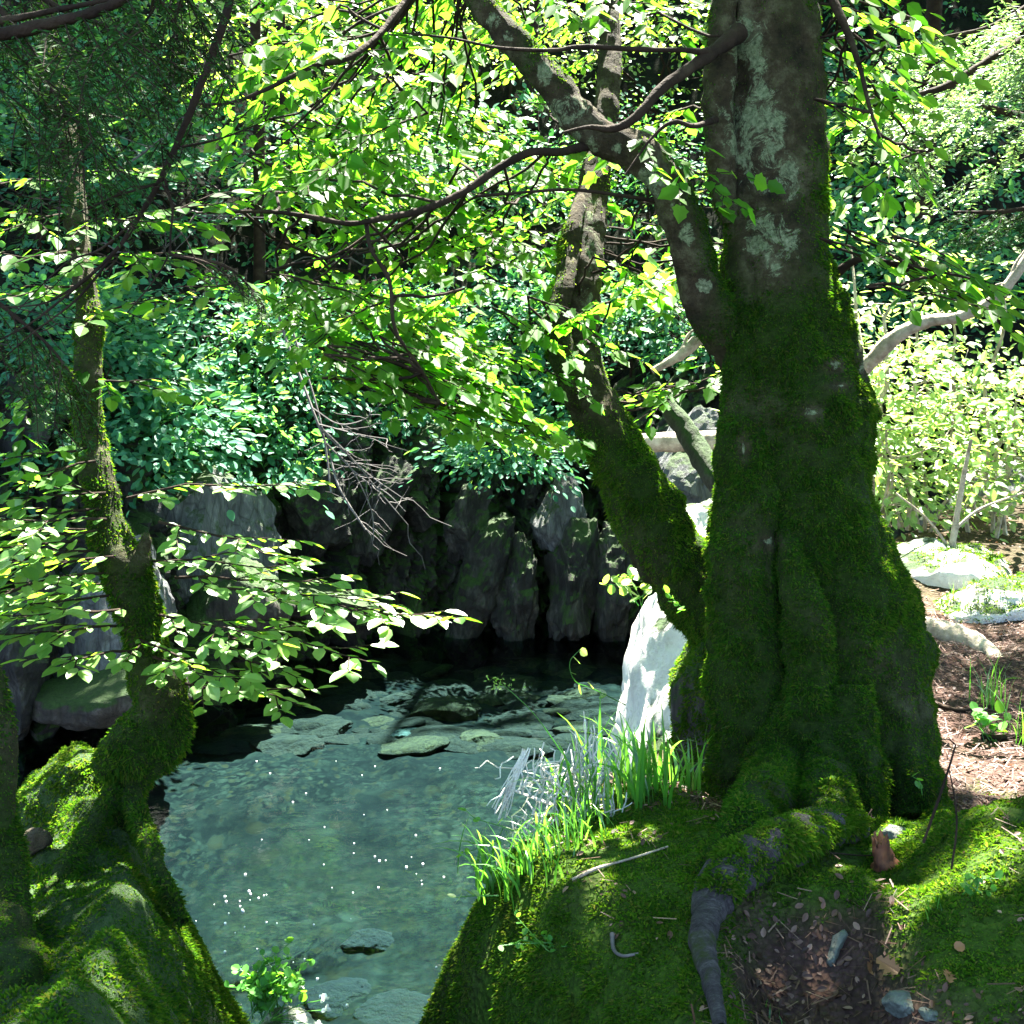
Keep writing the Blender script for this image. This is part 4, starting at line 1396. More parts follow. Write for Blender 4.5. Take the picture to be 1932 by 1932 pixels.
b_down, pF = branch(tree, "branch", [(690, 415, 4.15, 5), (700, 470, 4.1, 4), (735, 530, 4.1, 4), (745, 620, 4.1, 3.5), (790, 690, 4.15, 3), (830, 760, 4.2, 2)], M['twig'], 7)
b_sub, pG = branch(tree, "branch", [(1350, 225, 4.35, 8), (1310, 238, 4.25, 5), (1270, 230, 4.2, 4), (1230, 260, 4.2, 3), (1180, 330, 4.2, 2)], M['twig'], 7)
b_right, pH = branch(tree, "branch", [(1540, -60, 4.6, 12), (1590, 40, 4.5, 8), (1620, 120, 4.4, 5), (1640, 200, 4.35, 4), (1660, 260, 4.3, 3)], M['twig'], 7)
b_right2, pI = branch(tree, "branch", [(1570, 520, 4.6, 12), (1620, 490, 4.5, 6), (1680, 495, 4.4, 4), (1760, 510, 4.3, 3), (1830, 525, 4.2, 2)], M['twig'], 7)
SK = np.concatenate([pA, pB, pC, pD, pE, pF, pG])
SKR = np.concatenate([pH, pI])


def leafy(parent, name, specs, mat, shape, rng, leaf, gap, tw_mat='twig', **kw):
    """sprays on twigs, one part 'branch' with its foliage below it. specs: (base, dir, length, connect-from or None)"""
    lines, L = [], []
    for b, d, ln, root in specs:
        ls_, lf = spray(b, d, ln, rng, leaf=leaf, gap=gap, **kw)
        lines += ls_
        L.append(lf)
        if root is not None:
            lines.append((wiggle_line(root, b, 9, 0.06, rng, 0.06), 0.006, 0.0045))
    g = Geo()
    tubes(g, lines, 5)
    tw = g.build(name, M[tw_mat], parent, smooth=True)
    leaf_obj("foliage", shape, L, M[mat], tw)
    return tw


LQ = np.array([q for q, r in LIT if q[1] < 5 and q[2] < 1.6])
LR = np.array([r for q, r in LIT if q[1] < 5 and q[2] < 1.6])


def scatter_sprays(rng, n, xr, yfun, dr, sk, lr=(0.5, 0.95), az=(-math.pi, math.pi), down=(0.05, 0.4), avoid=((1000, 1190, 290, 880, 5.4),), lim=1.6):
    specs = []
    while len(specs) < n:
        px = rng.uniform(*xr)
        y0, y1 = yfun(px)
        py = rng.uniform(y0, y1)
        d = rng.uniform(*dr)
        b = P(px, py, d)
        if avoid is not None and any(x0 < px < x1 and a0 < py < a1 and d < dm for x0, x1, a0, a1, dm in avoid):
            continue
        w_ = b - LQ
        tq = w_ @ SDIR
        if np.any((tq > 0.5) & (np.linalg.norm(w_ - tq[:, None] * SDIR, axis=1) < LR + 0.22)) and rng.random() < 0.85:
            continue
        a = rng.uniform(*az)
        di = np.array([math.cos(a), math.sin(a), -rng.uniform(*down)])
        root = None
        if sk is not None:
            j = np.argmin(np.linalg.norm(sk - b, axis=1))
            root = sk[j]
            if np.linalg.norm(root - b) > lim:
                root = None
        ln = rng.uniform(*lr)
        specs.append((b - unit(di) * ln * 0.5, di, ln, root))
    return specs


rng = np.random.default_rng(301)
# high layer over the stream
leafy(tree, "leafy_twig", scatter_sprays(rng, 30, (430, 1330), lambda x: (-70, 330), (4.0, 5.6), SK), 'leaf', LEAF_MAPLE, rng, 0.072, 0.042, droop=0.25, tilt=0.4, lean=(0, -0.5, 0))
leafy(tree, "leafy_twig", scatter_sprays(rng, 24, (560, 1180), lambda x: (300, 620), (4.0, 6.0), SK), 'leaf', LEAF_MAPLE, rng, 0.068, 0.042, droop=0.2, tilt=0.32, lean=(0, -0.22, 0))
leafy(tree, "leafy_twig", scatter_sprays(rng, 12, (690, 900), lambda x: (620, 730), (4.0, 4.8), SK, lr=(0.4, 0.7), az=(-0.8, 0.6)), 'leaf', LEAF_MAPLE, rng, 0.066, 0.042, droop=0.15, tilt=0.25, lean=(0, -0.12, 0))
leafy(tree, "leafy_twig", scatter_sprays(rng, 8, (800, 1000), lambda x: (690, 810), (4.2, 4.8), SK, lr=(0.35, 0.6), az=(-0.5, 0.5)), 'leaf', LEAF_MAPLE, rng, 0.066, 0.042, droop=0.15, tilt=0.25, lean=(0, -0.1, 0))
leafy(tree, "leafy_twig", scatter_sprays(rng, 14, (1580, 1700), lambda x: (-40, 300), (4.2, 5.2), SKR, lr=(0.35, 0.6)), 'leaf', LEAF_OVAL, rng, 0.08, 0.06, droop=0.3, tilt=0.45, lean=(0, -0.5, 0))
leafy(tree, "leafy_twig", scatter_sprays(rng, 7, (1620, 1800), lambda x: (450, 545), (4.2, 4.6), SKR, lr=(0.35, 0.6), az=(-0.6, 0.6)), 'leaf', LEAF_OVAL, rng, 0.075, 0.055, droop=0.2, tilt=0.35, lean=(0, -0.3, 0))
leafy(tree, "leafy_twig", scatter_sprays(rng, 46, (430, 1340), lambda x: (-60, 470), (5.6, 8.0), None, lr=(0.5, 0.9)), 'leaf', LEAF_OVAL, rng, 0.068, 0.042, droop=0.15, tilt=0.3, lean=(0, -0.35, 0))
# leaning tree's own shoots
SK2 = tLean[0][60:150]
leafy(lean, "leafy_twig", scatter_sprays(rng, 5, (1000, 1120), lambda x: (560, 720), (4.5, 4.8), SK2, lr=(0.3, 0.45), avoid=None, lim=4), 'leaf', LEAF_MAPLE, rng, 0.070, 0.046, droop=0.18, tilt=0.3, lean=(0, -0.18, 0))
leafy(lean, "leafy_twig", scatter_sprays(rng, 9, (1150, 1340), lambda x: (480, 800), (4.7, 5.6), SK2, lr=(0.35, 0.55), lim=4), 'leaf', LEAF_MAPLE, rng, 0.070, 0.046, droop=0.18, tilt=0.3, lean=(0, -0.18, 0))


# crooked tree's flat sprays over the pool
def px_spray(a, b):
    p, q = P(*a), P(*b)
    return (p, q - p, np.linalg.norm(q - p), None)


rng = np.random.default_rng(302)
low = [((240, 940, 3.75), (560, 900, 3.6)), ((300, 985, 3.7), (560, 1050, 3.5)), ((265, 1060, 3.7), (560, 1040, 3.6)), ((330, 1090, 3.7), (640, 1090, 3.6)), ((420, 1110, 3.6), (690, 1110, 3.45)), ((480, 1110, 3.6), (720, 1150, 3.4)), ((560, 1140, 3.55), (920, 1165, 3.4)),
       ((300, 1160, 3.7), (560, 1200, 3.4)), ((420, 1170, 3.6), (700, 1240, 3.3)), ((350, 1290, 3.7), (560, 1325, 3.5)), ((290, 1240, 3.65), (480, 1290, 3.4)), ((250, 1200, 3.7), (420, 1240, 3.3)), ((380, 1220, 3.6), (560, 1180, 3.8)), ((450, 1235, 3.6), (560, 1270, 3.5))]
leafy(crook, "leafy_twig", [px_spray(a, b) for a, b in low], 'beech', LEAF_OVAL, rng, 0.064, 0.032, droop=0.05, tilt=0.22, side=0.45)
low2 = [((200, 930, 3.7), (-80, 930, 3.6)), ((200, 980, 3.6), (-60, 1000, 3.3)), ((215, 1050, 3.6), (-70, 1080, 3.6)), ((230, 1150, 3.6), (20, 1160, 3.2)), ((150, 1020, 3.5), (-120, 1035, 3.2)), ((190, 960, 3.7), (-60, 960, 3.5)), ((190, 1000, 3.7), (-40, 1010, 3.4)), ((200, 1040, 3.7), (-80, 1060, 3.5)), ((210, 1080, 3.7), (-60, 1110, 3.3)), ((230, 1120, 3.7), (-40, 1150, 3.4)), ((240, 1180, 3.7), (40, 1190, 3.4)), ((250, 1230, 3.65), (120, 1250, 3.4)), ((60, 1100, 3.4), (-120, 1190, 3.2)),
        ((180, 1000, 3.9), (-100, 985, 4.0)), ((210, 1060, 3.9), (-60, 1040, 4.1)), ((230, 1100, 3.9), (30, 1120, 4.0))]
leafy(crook, "leafy_twig", [px_spray(a, b) for a, b in low2], 'beech', LEAF_OVAL, rng, 0.068, 0.030, droop=0.06, tilt=0.2, side=0.6)
low3 = [((150, 350, 4.0), (-40, 330, 3.7)), ((150, 400, 4.0), (-60, 430, 3.6)), ((150, 470, 3.9), (20, 470, 3.5)), ((160, 540, 3.9), (-20, 560, 3.6)), ((165, 690, 3.8), (10, 790, 3.6)), ((170, 720, 3.8), (330, 730, 3.6)), ((165, 600, 3.85), (330, 560, 3.6)), ((160, 500, 3.9), (340, 470, 3.6)), ((150, 420, 3.9), (370, 400, 3.6)),
        ((140, 330, 4.0), (330, 300, 3.8)), ((180, 870, 3.7), (0, 930, 3.5)), ((180, 840, 3.7), (20, 860, 3.5)), ((190, 940, 3.7), (60, 900, 3.5)), ((250, 480, 3.8), (420, 520, 3.6)), ((150, 420, 4.0), (20, 380, 3.9)), ((250, 230, 4.0), (130, 200, 3.9)), ((220, 420, 3.9), (420, 340, 3.8))]
leafy(crook, "leafy_twig", [px_spray(a, b) for a, b in low3], 'leaf', LEAF_OVAL, rng, 0.068, 0.040, droop=0.12, tilt=0.35, side=0.5, lean=(0, -0.25, 0))

# ---- hanging bough crossing the upper corner
bough = thing("hanging_bough", "long dark bare bough hanging diagonally across the upper leaves", "branch", loc=P(435, 0, 3.0))
branch(bough, "stem", [(470, -120, 3.0, 9), (435, 0, 3.0, 8.5), (400, 105, 3.0, 8), (365, 195, 3.0, 7), (330, 280, 3.0, 6.5), (300, 345, 3.0, 6), (262, 410, 3.0, 5), (225, 465, 3.0, 4.2), (170, 520, 3.0, 3.2), (110, 570, 3.0, 2.4), (50, 615, 3.0, 1.8), (-30, 655, 3.0, 1.2)], M['twig'], 10, rough=0.2)
rng = np.random.default_rng(303)
g = Geo()
lines = []
for rows in ([(302, 340, 3.0), (325, 385, 2.98), (322, 440, 2.96), (318, 480, 2.95), (290, 530, 2.95), (240, 590, 2.95)], [(310, 335, 3.0), (330, 390, 3.0), (372, 350, 3.0)], [(225, 465, 3.0), (150, 560, 3.0), (60, 630, 3.0), (-20, 700, 3.0)],
             [(300, 345, 3.0), (220, 370, 2.9), (150, 400, 2.9)], [(330, 280, 3.0), (420, 260, 2.95), (520, 220, 2.9)], [(320, 480, 2.95), (400, 500, 2.9), (470, 560, 2.9)], [(262, 410, 3.0), (190, 470, 3.1), (120, 500, 3.1), (20, 600, 3.1)], [(170, 520, 3.0), (90, 570, 2.9), (0, 580, 2.9)]):
    pth = smooth_path(np.array([P(*q) for q in rows]))
    lines.append((pth, 0.004, 0.0012))
    for _ in range(5):
        i0 = rng.integers(2, len(pth))
        lines.append((wiggle_line(pth[i0], pth[i0] + rng.normal(size=3) * [0.14, 0.08, 0.08], 6, 0.1, rng), 0.0016, 0.0007))
tubes(g, lines, 5)
g.build("twig", M['twig'], bough, smooth=True)


# ------------------------------------------------------------------ conifers
def conifer(name, label, rows, rng, mat, nl, reach, needle, group=None, hang=0.5, wmul=1.0, tw='twig', stemmat='twig', both=True):
    root = thing(name, label, "branch", group, P(*rows[0][:3]))
    pth, rad = px_path(rows)
    pth, rad = smooth_path(pth, (len(rows) - 1) * 12 + 1, rad)
    V, Q = tube(pth, rad, 8, 0.15, 20, 2.0)
    g = Geo()
    g.add(V, Q)
    g.build("stem", M[stemmat], root, smooth=True)
    lines, pos, di, nr, sz = [], [], [], [], []
    T = unit(np.gradient(pth, axis=0))
    for k in range(nl):
        j = int((k + rng.random()) / nl * (len(pth) - 1) * 0.98)
        f = j / len(pth)
        sd = unit(np.cross(T[j], [0, 0, 1.0])) * (1 if k % 2 else -1)
        d = unit(T[j] * rng.uniform(0.3, 0.9) + sd * rng.uniform(0.4, 1.0) + np.array([0, 0, -hang * rng.uniform(0.3, 1.3)]))
        L = reach * rng.uniform(0.5, 1.1) * (1.05 - 0.6 * f)
        m = 7
        t = np.linspace(0, 1, m)[:, None]
        tw_ = pth[j] + d * L * t
        tw_[:, 2] -= hang * 0.35 * L * t[:, 0] ** 2
        subs = [tw_]
        for _ in range(int(2 + L * 9)):
            i0 = rng.integers(1, m - 1)
            s2 = unit(np.cross(d, [0, 0, 1.0])) * rng.choice([-1, 1])
            d2 = unit(d * rng.uniform(0.5, 1.0) + s2 * rng.uniform(0.4, 0.9) + np.array([0, 0, -0.25 * hang]))
            l2 = L * rng.uniform(0.2, 0.5)
            q = tw_[i0] + d2 * l2 * np.linspace(0, 1, 4)[:, None]
            q[:, 2] -= hang * 0.25 * l2 * np.linspace(0, 1, 4) ** 2
            subs.append(q)
        for q in subs:
            lines.append((q, 0.0020, 0.0008))
            s = np.concatenate([[0], np.cumsum(np.linalg.norm(np.diff(q, axis=0), axis=1))])
            n = max(4, int(s[-1] / (needle * 0.17)))
            u = rng.uniform(0.02, 1, n) * s[-1]
            pp = np.stack([np.interp(u, s, q[:, i]) for i in range(3)], 1)
            dd = unit(q[-1] - q[0])
            la = unit(np.cross(dd, [0, 0, 1.0]))
            s_ = rng.choice([-1.0, 1.0], n)[:, None]
            nd = dd * rng.uniform(0.3, 0.8, n)[:, None] + la * s_ + rng.normal(size=(n, 3)) * 0.2
            pos.append(pp)
            di.append(nd)
            nr.append(np.array([0, 0, 1.0]) + rng.normal(size=(n, 3)) * 0.4)
            sz.append(needle * rng.uniform(0.7, 1.15, n))
    g = Geo()
    tubes(g, lines, 4)
    g.build("twig", M[tw], root)
    T_ = np.array([(0, 0, 0), (0.5, 0.075, 0.0), (1, 0, 0), (0.5, -0.075, 0.0)])
    T_[:, 1] *= wmul
    leaf_obj("foliage", (T_, [[0, 3, 2, 1]]), [(np.concatenate(pos), np.concatenate(di), np.concatenate(nr), np.concatenate(sz))], mat, root)
    return root


rng = np.random.default_rng(310)
FG = "dark fir boughs in the shaded upper corner"
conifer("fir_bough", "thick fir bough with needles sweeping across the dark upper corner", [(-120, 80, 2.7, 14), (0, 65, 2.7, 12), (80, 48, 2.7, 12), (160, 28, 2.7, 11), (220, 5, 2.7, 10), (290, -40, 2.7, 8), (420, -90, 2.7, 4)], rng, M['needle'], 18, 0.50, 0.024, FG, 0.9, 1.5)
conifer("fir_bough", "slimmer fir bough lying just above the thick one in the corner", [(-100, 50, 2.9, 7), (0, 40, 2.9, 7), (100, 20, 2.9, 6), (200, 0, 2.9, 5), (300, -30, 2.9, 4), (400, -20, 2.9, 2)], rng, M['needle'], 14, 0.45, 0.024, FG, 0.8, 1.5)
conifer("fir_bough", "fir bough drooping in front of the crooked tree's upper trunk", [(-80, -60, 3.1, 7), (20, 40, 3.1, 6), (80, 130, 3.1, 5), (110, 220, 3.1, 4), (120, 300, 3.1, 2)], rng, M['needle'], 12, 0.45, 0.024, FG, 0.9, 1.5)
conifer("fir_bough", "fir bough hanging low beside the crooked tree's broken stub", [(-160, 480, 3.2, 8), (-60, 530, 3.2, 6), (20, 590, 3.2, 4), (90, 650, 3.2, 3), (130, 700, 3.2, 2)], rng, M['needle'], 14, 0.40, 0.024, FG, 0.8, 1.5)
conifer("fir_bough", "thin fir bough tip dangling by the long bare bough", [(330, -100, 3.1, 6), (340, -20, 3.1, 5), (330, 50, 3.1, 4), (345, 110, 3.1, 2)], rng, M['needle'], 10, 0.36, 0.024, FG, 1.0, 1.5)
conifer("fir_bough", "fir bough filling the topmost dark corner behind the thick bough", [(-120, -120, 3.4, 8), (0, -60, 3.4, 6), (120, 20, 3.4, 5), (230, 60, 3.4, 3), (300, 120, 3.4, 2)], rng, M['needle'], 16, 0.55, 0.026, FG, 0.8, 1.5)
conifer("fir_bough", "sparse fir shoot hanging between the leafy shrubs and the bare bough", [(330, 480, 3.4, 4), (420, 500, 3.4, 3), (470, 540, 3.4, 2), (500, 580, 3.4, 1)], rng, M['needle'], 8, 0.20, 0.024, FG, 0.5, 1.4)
HG = "sunlit conifer boughs beyond the big tree"
rng = np.random.default_rng(311)
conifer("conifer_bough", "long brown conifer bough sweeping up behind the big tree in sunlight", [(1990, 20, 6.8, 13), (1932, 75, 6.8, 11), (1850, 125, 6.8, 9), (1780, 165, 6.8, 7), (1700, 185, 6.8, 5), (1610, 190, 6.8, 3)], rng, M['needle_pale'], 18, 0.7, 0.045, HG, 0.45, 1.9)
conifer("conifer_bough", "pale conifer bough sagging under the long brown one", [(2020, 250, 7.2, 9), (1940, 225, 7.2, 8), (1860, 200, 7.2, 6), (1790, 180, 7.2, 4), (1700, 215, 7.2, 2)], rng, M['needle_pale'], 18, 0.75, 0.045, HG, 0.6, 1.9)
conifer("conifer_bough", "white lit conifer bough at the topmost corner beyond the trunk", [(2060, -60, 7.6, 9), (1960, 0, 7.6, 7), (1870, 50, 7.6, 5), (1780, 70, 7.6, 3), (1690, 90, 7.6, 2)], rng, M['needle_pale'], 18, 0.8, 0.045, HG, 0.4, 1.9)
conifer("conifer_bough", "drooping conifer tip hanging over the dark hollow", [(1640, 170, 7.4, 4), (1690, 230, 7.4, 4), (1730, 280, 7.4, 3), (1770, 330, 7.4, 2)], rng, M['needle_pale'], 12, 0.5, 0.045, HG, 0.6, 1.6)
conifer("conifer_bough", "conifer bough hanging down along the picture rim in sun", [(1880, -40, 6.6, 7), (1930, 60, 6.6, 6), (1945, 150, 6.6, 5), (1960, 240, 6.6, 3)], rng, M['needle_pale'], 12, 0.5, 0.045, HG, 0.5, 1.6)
conifer("conifer_bough", "grey green conifer bough above the bare sunlit limb", [(2040, 380, 6.6, 7), (1960, 390, 6.6, 5), (1880, 400, 6.6, 4), (1800, 400, 6.6, 2)], rng, M['needle'], 20, 0.45, 0.034, HG, 0.5, 1.5)

# ------------------------------------------------------------------ dead wood
limb2 = thing("dead_limb", "bare pale limb lit by the sun reaching out from behind the big tree", "branch", loc=P(1610, 720, 6.0))
branch(limb2, "stem", [(1560, 760, 6.2, 16), (1640, 685, 6.0, 15), (1690, 635, 5.9, 14), (1745, 608, 5.85, 12), (1810, 598, 5.8, 11), (1870, 570, 5.75, 11), (1915, 520, 5.7, 10), (1960, 450, 5.7, 9), (2050, 330, 5.7, 7)], M['pale_bark'], 12)
branch(limb2, "twig", [(1800, 600, 5.8, 5), (1825, 575, 5.78, 3.5), (1838, 545, 5.75, 2)], M['pale_bark'], 6)
branch(limb2, "twig", [(1885, 565, 5.75, 4), (1900, 555, 5.7, 3), (1892, 535, 5.7, 2), (1860, 545, 5.7, 1.5)], M['pale_bark'], 6)
branch(limb2, "twig", [(1905, 530, 5.7, 4), (1915, 500, 5.7, 3), (1935, 470, 5.7, 2)], M['pale_bark'], 6)
log = thing("fallen_log", "pale fallen log bending down beside the big trunk on the sunny ground", "log", loc=P(1760, 1200, 6.6))
branch(log, "stem", [(1640, 1180, 7.0, 23), (1720, 1185, 6.8, 23), (1790, 1196, 6.6, 23), (1840, 1215, 6.45, 20), (1875, 1240, 6.3, 16), (1895, 1262, 6.2, 10)], M['pale_bark'], 16)
log2 = thing("fallen_log", "stub of a sawn pale log seen between the two mossy trunks", "log", loc=P(1270, 835, 8.0))
branch(log2, "stem", [(1190, 838, 8.0, 19), (1215, 836, 8.0, 19), (1260, 834, 8.0, 19), (1310, 832, 8.0, 19), (1400, 830, 8.0, 19)], M['pale_bark'], 16, rough=0.06)
log3 = thing("broken_branch", "splintered pale branch slanting behind the arching limb", "branch", loc=P(1300, 660, 7.0))
branch(log3, "stem", [(1230, 700, 7.0, 6), (1280, 672, 7.0, 10), (1320, 640, 7.0, 12), (1380, 600, 7.0, 13)], M['pale_bark'], 10)
branch(log3, "twig", [(1285, 668, 7.0, 4), (1300, 630, 7.0, 3), (1335, 610, 7.0, 2)], M['pale_bark'], 6)
sap = thing("mossy_bough", "mossy sunlit bough slanting between the leaning trunk and the big one", "branch", loc=P(1330, 880, 5.6))
branch(sap, "stem", [(1230, 730, 5.8, 16), (1270, 780, 5.75, 19), (1305, 830, 5.7, 22), (1340, 885, 5.6, 24), (1390, 950, 5.5, 26)], M['mossrock'], 14)
# hanging dead twigs over the dark pool
tw = thing("dead_twig", "bundle of dead grey twigs hanging from the far shrubs over the dark pool", "twig", loc=P(560, 600, 9.0))
rng = np.random.default_rng(320)
branch(tw, "stem", [(515, 560, 9.0, 3), (540, 640, 8.9, 3), (570, 720, 8.8, 3), (600, 800, 8.7, 2.6), (620, 850, 8.7, 2.3), (640, 920, 8.6, 2), (690, 1000, 8.5, 2)], M['dead'], 6)
branch(tw, "stem", [(535, 560, 9.0, 2.4), (560, 650, 8.9, 2.4), (590, 740, 8.8, 2), (612, 830, 8.7, 2), (625, 930, 8.6, 2)], M['dead'], 6)
lines = []
for rows in ([(600, 800), (660, 860), (710, 920), (770, 990)], [(610, 830), (680, 900), (730, 930), (765, 965)], [(600, 800), (680, 820), (730, 828)], [(620, 850), (650, 940), (700, 1010)], [(590, 770), (640, 800), (690, 790), (700, 770)], [(615, 840), (660, 880), (700, 960), (705, 1020)], [(605, 810), (690, 890), (760, 940)]):
    pth = smooth_path(np.array([P(a, b, 8.7) for a, b in rows]))
    lines.append((pth, 0.006, 0.003))
    for _ in range(9):
        i0 = rng.integers(2, len(pth))
        lines.append((wiggle_line(pth[i0], pth[i0] + rng.normal(size=3) * [0.22, 0.12, 0.12] + [0.1, 0, -0.08], 6, 0.1, rng), 0.003, 0.0016))
g = Geo()
tubes(g, lines, 4)
g.build("twig", M['dead'], tw)
# white brushwood by the grass
br = thing("brushwood", "bleached tangle of dead brushwood hanging over the bank edge beside the grass", "twig", loc=P(1080, 1540, 3.7))
lines = []
rng = np.random.default_rng(321)
for rows in ([(1180, 1590), (1100, 1540), (1020, 1510), (965, 1490)], [(1150, 1560), (1080, 1580), (1010, 1595), (960, 1610)], [(1150, 1500), (1090, 1510), (1010, 1545)], [(1130, 1440), (1070, 1460), (990, 1480)]):
    pth = smooth_path(np.array([P(a, b, 3.72) for a, b in rows]))
    lines.append((pth, 0.0075, 0.0045))
    for k in range(22):
        i0 = 1 + int(k / 22 * (len(pth) - 2))
        q = pth[i0]
        e = q + np.array([rng.uniform(-0.01, 0.05), rng.normal() * 0.05, rng.choice([-1, 1]) * rng.uniform(0.06, 0.16)])
        lines.append((wiggle_line(q, e, 6, 0.15, rng), 0.0032, 0.0018))
        e2 = (q + e) / 2 + rng.normal(size=3) * 0.05
        lines.append((wiggle_line((q + e) / 2, e2, 5, 0.15, rng), 0.0024, 0.0014))
for k in range(24):
    a = P(rng.uniform(935, 1090), rng.uniform(1420, 1600), 3.72)
    lines.append((wiggle_line(a, a + rng.normal(size=3) * [0.07, 0.05, 0.08], 6, 0.2, rng), 0.0027, 0.0015))
for k in range(16):
    a = P(rng.uniform(985, 1000), rng.uniform(1410, 1430), 3.72)
    b = P(rng.uniform(925, 960), rng.uniform(1490, 1560), 3.72)
    lines.append((wiggle_line(a, b, 7, 0.06, rng), 0.0027, 0.0015))
g = Geo()
tubes(g, lines, 4)
g.build("twig", M['whiterock'], br)

# root with the bare grey end, orange stump
rt = thing("mossy_root", "thick root, mossy above and bare grey where it bends down", "root", loc=P(1500, 1600, 3.3))
RT = [(1620, 1575, 24, .03), (1545, 1600, 36, .05), (1460, 1645, 44, .07), (1385, 1695, 44, .075), (1340, 1745, 32, .055), (1326, 1810, 23, .04), (1340, 1870, 17, .03), (1360, 1940, 11, .0)]
pth = np.array([ground(a, b, dz) for a, b, h, dz in RT])
rad = np.array([h * K * np.linalg.norm(q - CAM) for (a, b, h, dz), q in zip(RT, pth)])
pa, ra = smooth_path(pth, 50, rad)
Vr, Qr = tube(pa, ra, 26, 0.22, 14, 3)
g = Geo()
g.add(Vr, Qr)
g.build("stem", M['grey_bark'], rt, smooth=True)
pth, rad = pth[:5], rad[:5] * 1.03
pth, rad = smooth_path(pth, 30, rad)
Vr, Qr = tube(pth, rad, 20)
r_ = np.random.default_rng(330)
p, nr, *_ = surf_points(Vr, tri_of(Qr), 95000, r_)
k = nr[:, 2] + 0.3 * r_.normal(size=len(p)) > -0.15 + 1.2 * sstep(0.72, 0.8, -(p[:, 1] - Vr[:, 1].max()) / (Vr[:, 1].max() - pth[-1][1]) * 0.75)
mv, mf = moss_blades(p[k], nr[k], r_, 0.015, 0.003, 0.75, -0.1, 12)
g = Geo()
g.add(mv, mf)
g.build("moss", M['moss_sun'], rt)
stp = thing("broken_stump", "small rotten orange stump with a splintered top between the moss cushions", "stump", loc=P(1650, 1640, 3.1))
g = Geo()
q0 = ground(1665, 1640)
pth = q0 + np.array([(0.02, 0.0, -0.05), (0.01, 0, 0.0), (0.0, 0, 0.04), (-0.012, 0, 0.085)])
rad = np.array([0.05, 0.04, 0.03, 0.022])
pth, rad = smooth_path(pth, 22, rad)
V, Q = tube(pth, rad, 20, 0.3, 22, 5)
jag = np.random.default_rng(4).uniform(-0.025, 0.02, 20)
V[-20:, 2] += jag
V[-40:-20, 2] += jag * 0.5
g.add(V, Q)
n0 = len(V)
g.add(np.vstack([V[-20:], V[-20:].mean(0) - [0, 0, 0.02]]), np.array([[j, (j + 1) % 20, 20] for j in range(20)]))
stump_o = g.build("wood", M['rotwood'], stp, smooth=True)


# ------------------------------------------------------------------ grass
def ground_at(px, py, d0):
    q = P(px, py, d0)
    z = float(bank_h(np.array([q[0]]), np.array([q[1]]))[0])
    return q, z


def tuft(name, label, base, n, h, rng, spread=0.06, lean=(0, 0, 0), w=0.007, mat='grass', group="grass clumps along the bank edge"):
    V, F, k = [], [], 0
    for _ in range(n):
        b = np.asarray(base) + np.array([rng.normal() * spread, rng.normal() * spread, -0.02])
        L = h * rng.uniform(0.55, 1.15)
        a = rng.uniform(0, 2 * np.pi)
        side = np.array([math.cos(a), math.sin(a), 0]) * rng.uniform(0.1, 0.75) + np.asarray(lean)
        m = 7
        t = np.linspace(0, 1, m)
        pts = b + np.array([0, 0, 1.0]) * (L * t * (1 - 0.22 * t * np.linalg.norm(side)))[:, None] + side * (L * 0.8 * t ** 2)[:, None]
        pts[:, 2] -= L * 0.35 * np.linalg.norm(side) * t ** 3
        acr = unit(np.cross(side + [1e-3, 0, 0], [0, 0, 1.0])) + rng.normal(size=3) * 0.4
        acr = unit(acr)
        ww = w * rng.uniform(0.7, 1.2) * (1 - t ** 2.2) * 0.5 * np.minimum(1, 0.6 + t * 2)
        V.append(np.stack([pts - acr * ww[:, None], pts + acr * ww[:, None]], 1).reshape(-1, 3))
        f = np.array([[2 * i, 2 * i + 1, 2 * i + 3, 2 * i + 2] for i in range(m - 1)]) + k
        F.append(f)
        k += 2 * m
    g = Geo()
    g.add(np.concatenate(V), np.concatenate(F))
    return tag(g.build(name, M[mat], smooth=True), label, "grass", group)


rng = np.random.default_rng(340)
tuft("grass_clump", "tall lush grass clump in front of the pale sunlit boulder", ground(1195, 1505), 70, 0.36, rng, 0.065, (-0.12, 0, 0), 0.013)
tuft("grass_clump", "grass blades leaning against the mossy bank rock by the big trunk", ground(1285, 1490), 30, 0.30, rng, 0.05, (0.05, 0, 0), 0.012)
tuft("grass_clump", "thin tall grass with a long arching stalk above the brushwood", ground(1105, 1545), 40, 0.33, rng, 0.05, (-0.2, 0, 0), 0.011)
tuft("grass_clump", "short yellowish grass growing among the white brushwood", ground(1075, 1595), 40, 0.20, rng, 0.06, (-0.2, 0, 0), 0.007)
tuft("grass_clump", "dark green grass clump overhanging the bank corner", ground(950, 1672), 60, 0.24, rng, 0.05, (-0.3, 0, 0), 0.011)
tuft("grass_clump", "low grass between the corner clump and the brushwood", ground(1025, 1635), 34, 0.20, rng, 0.05, (-0.2, 0, 0), 0.008)
tuft("grass_clump", "few dark blades sprouting from the mossy hummock", ground(1745, 1740), 10, 0.13, rng, 0.02, (-0.3, 0, 0), 0.006)
tuft("grass_clump", "small pale blades beside the bare end of the root", ground(1455, 1930), 9, 0.08, rng, 0.03, (0, 0, 0), 0.005)
tuft("grass_clump", "wispy grass on the sunny ground beside the fallen log", ground(1860, 1330), 26, 0.30, rng, 0.045, (0, 0, 0), 0.006)
tuft("grass_clump", "wispy grass standing by the leaf pile on the sunny ground", ground(1930, 1400), 22, 0.30, rng, 0.045, (0, 0, 0), 0.006)
tuft("grass_clump", "bright grass between the sunlit ledge and the yellow rock", ground(1830, 1150), 30, 0.22, rng, 0.05, (0, 0, 0), 0.010)

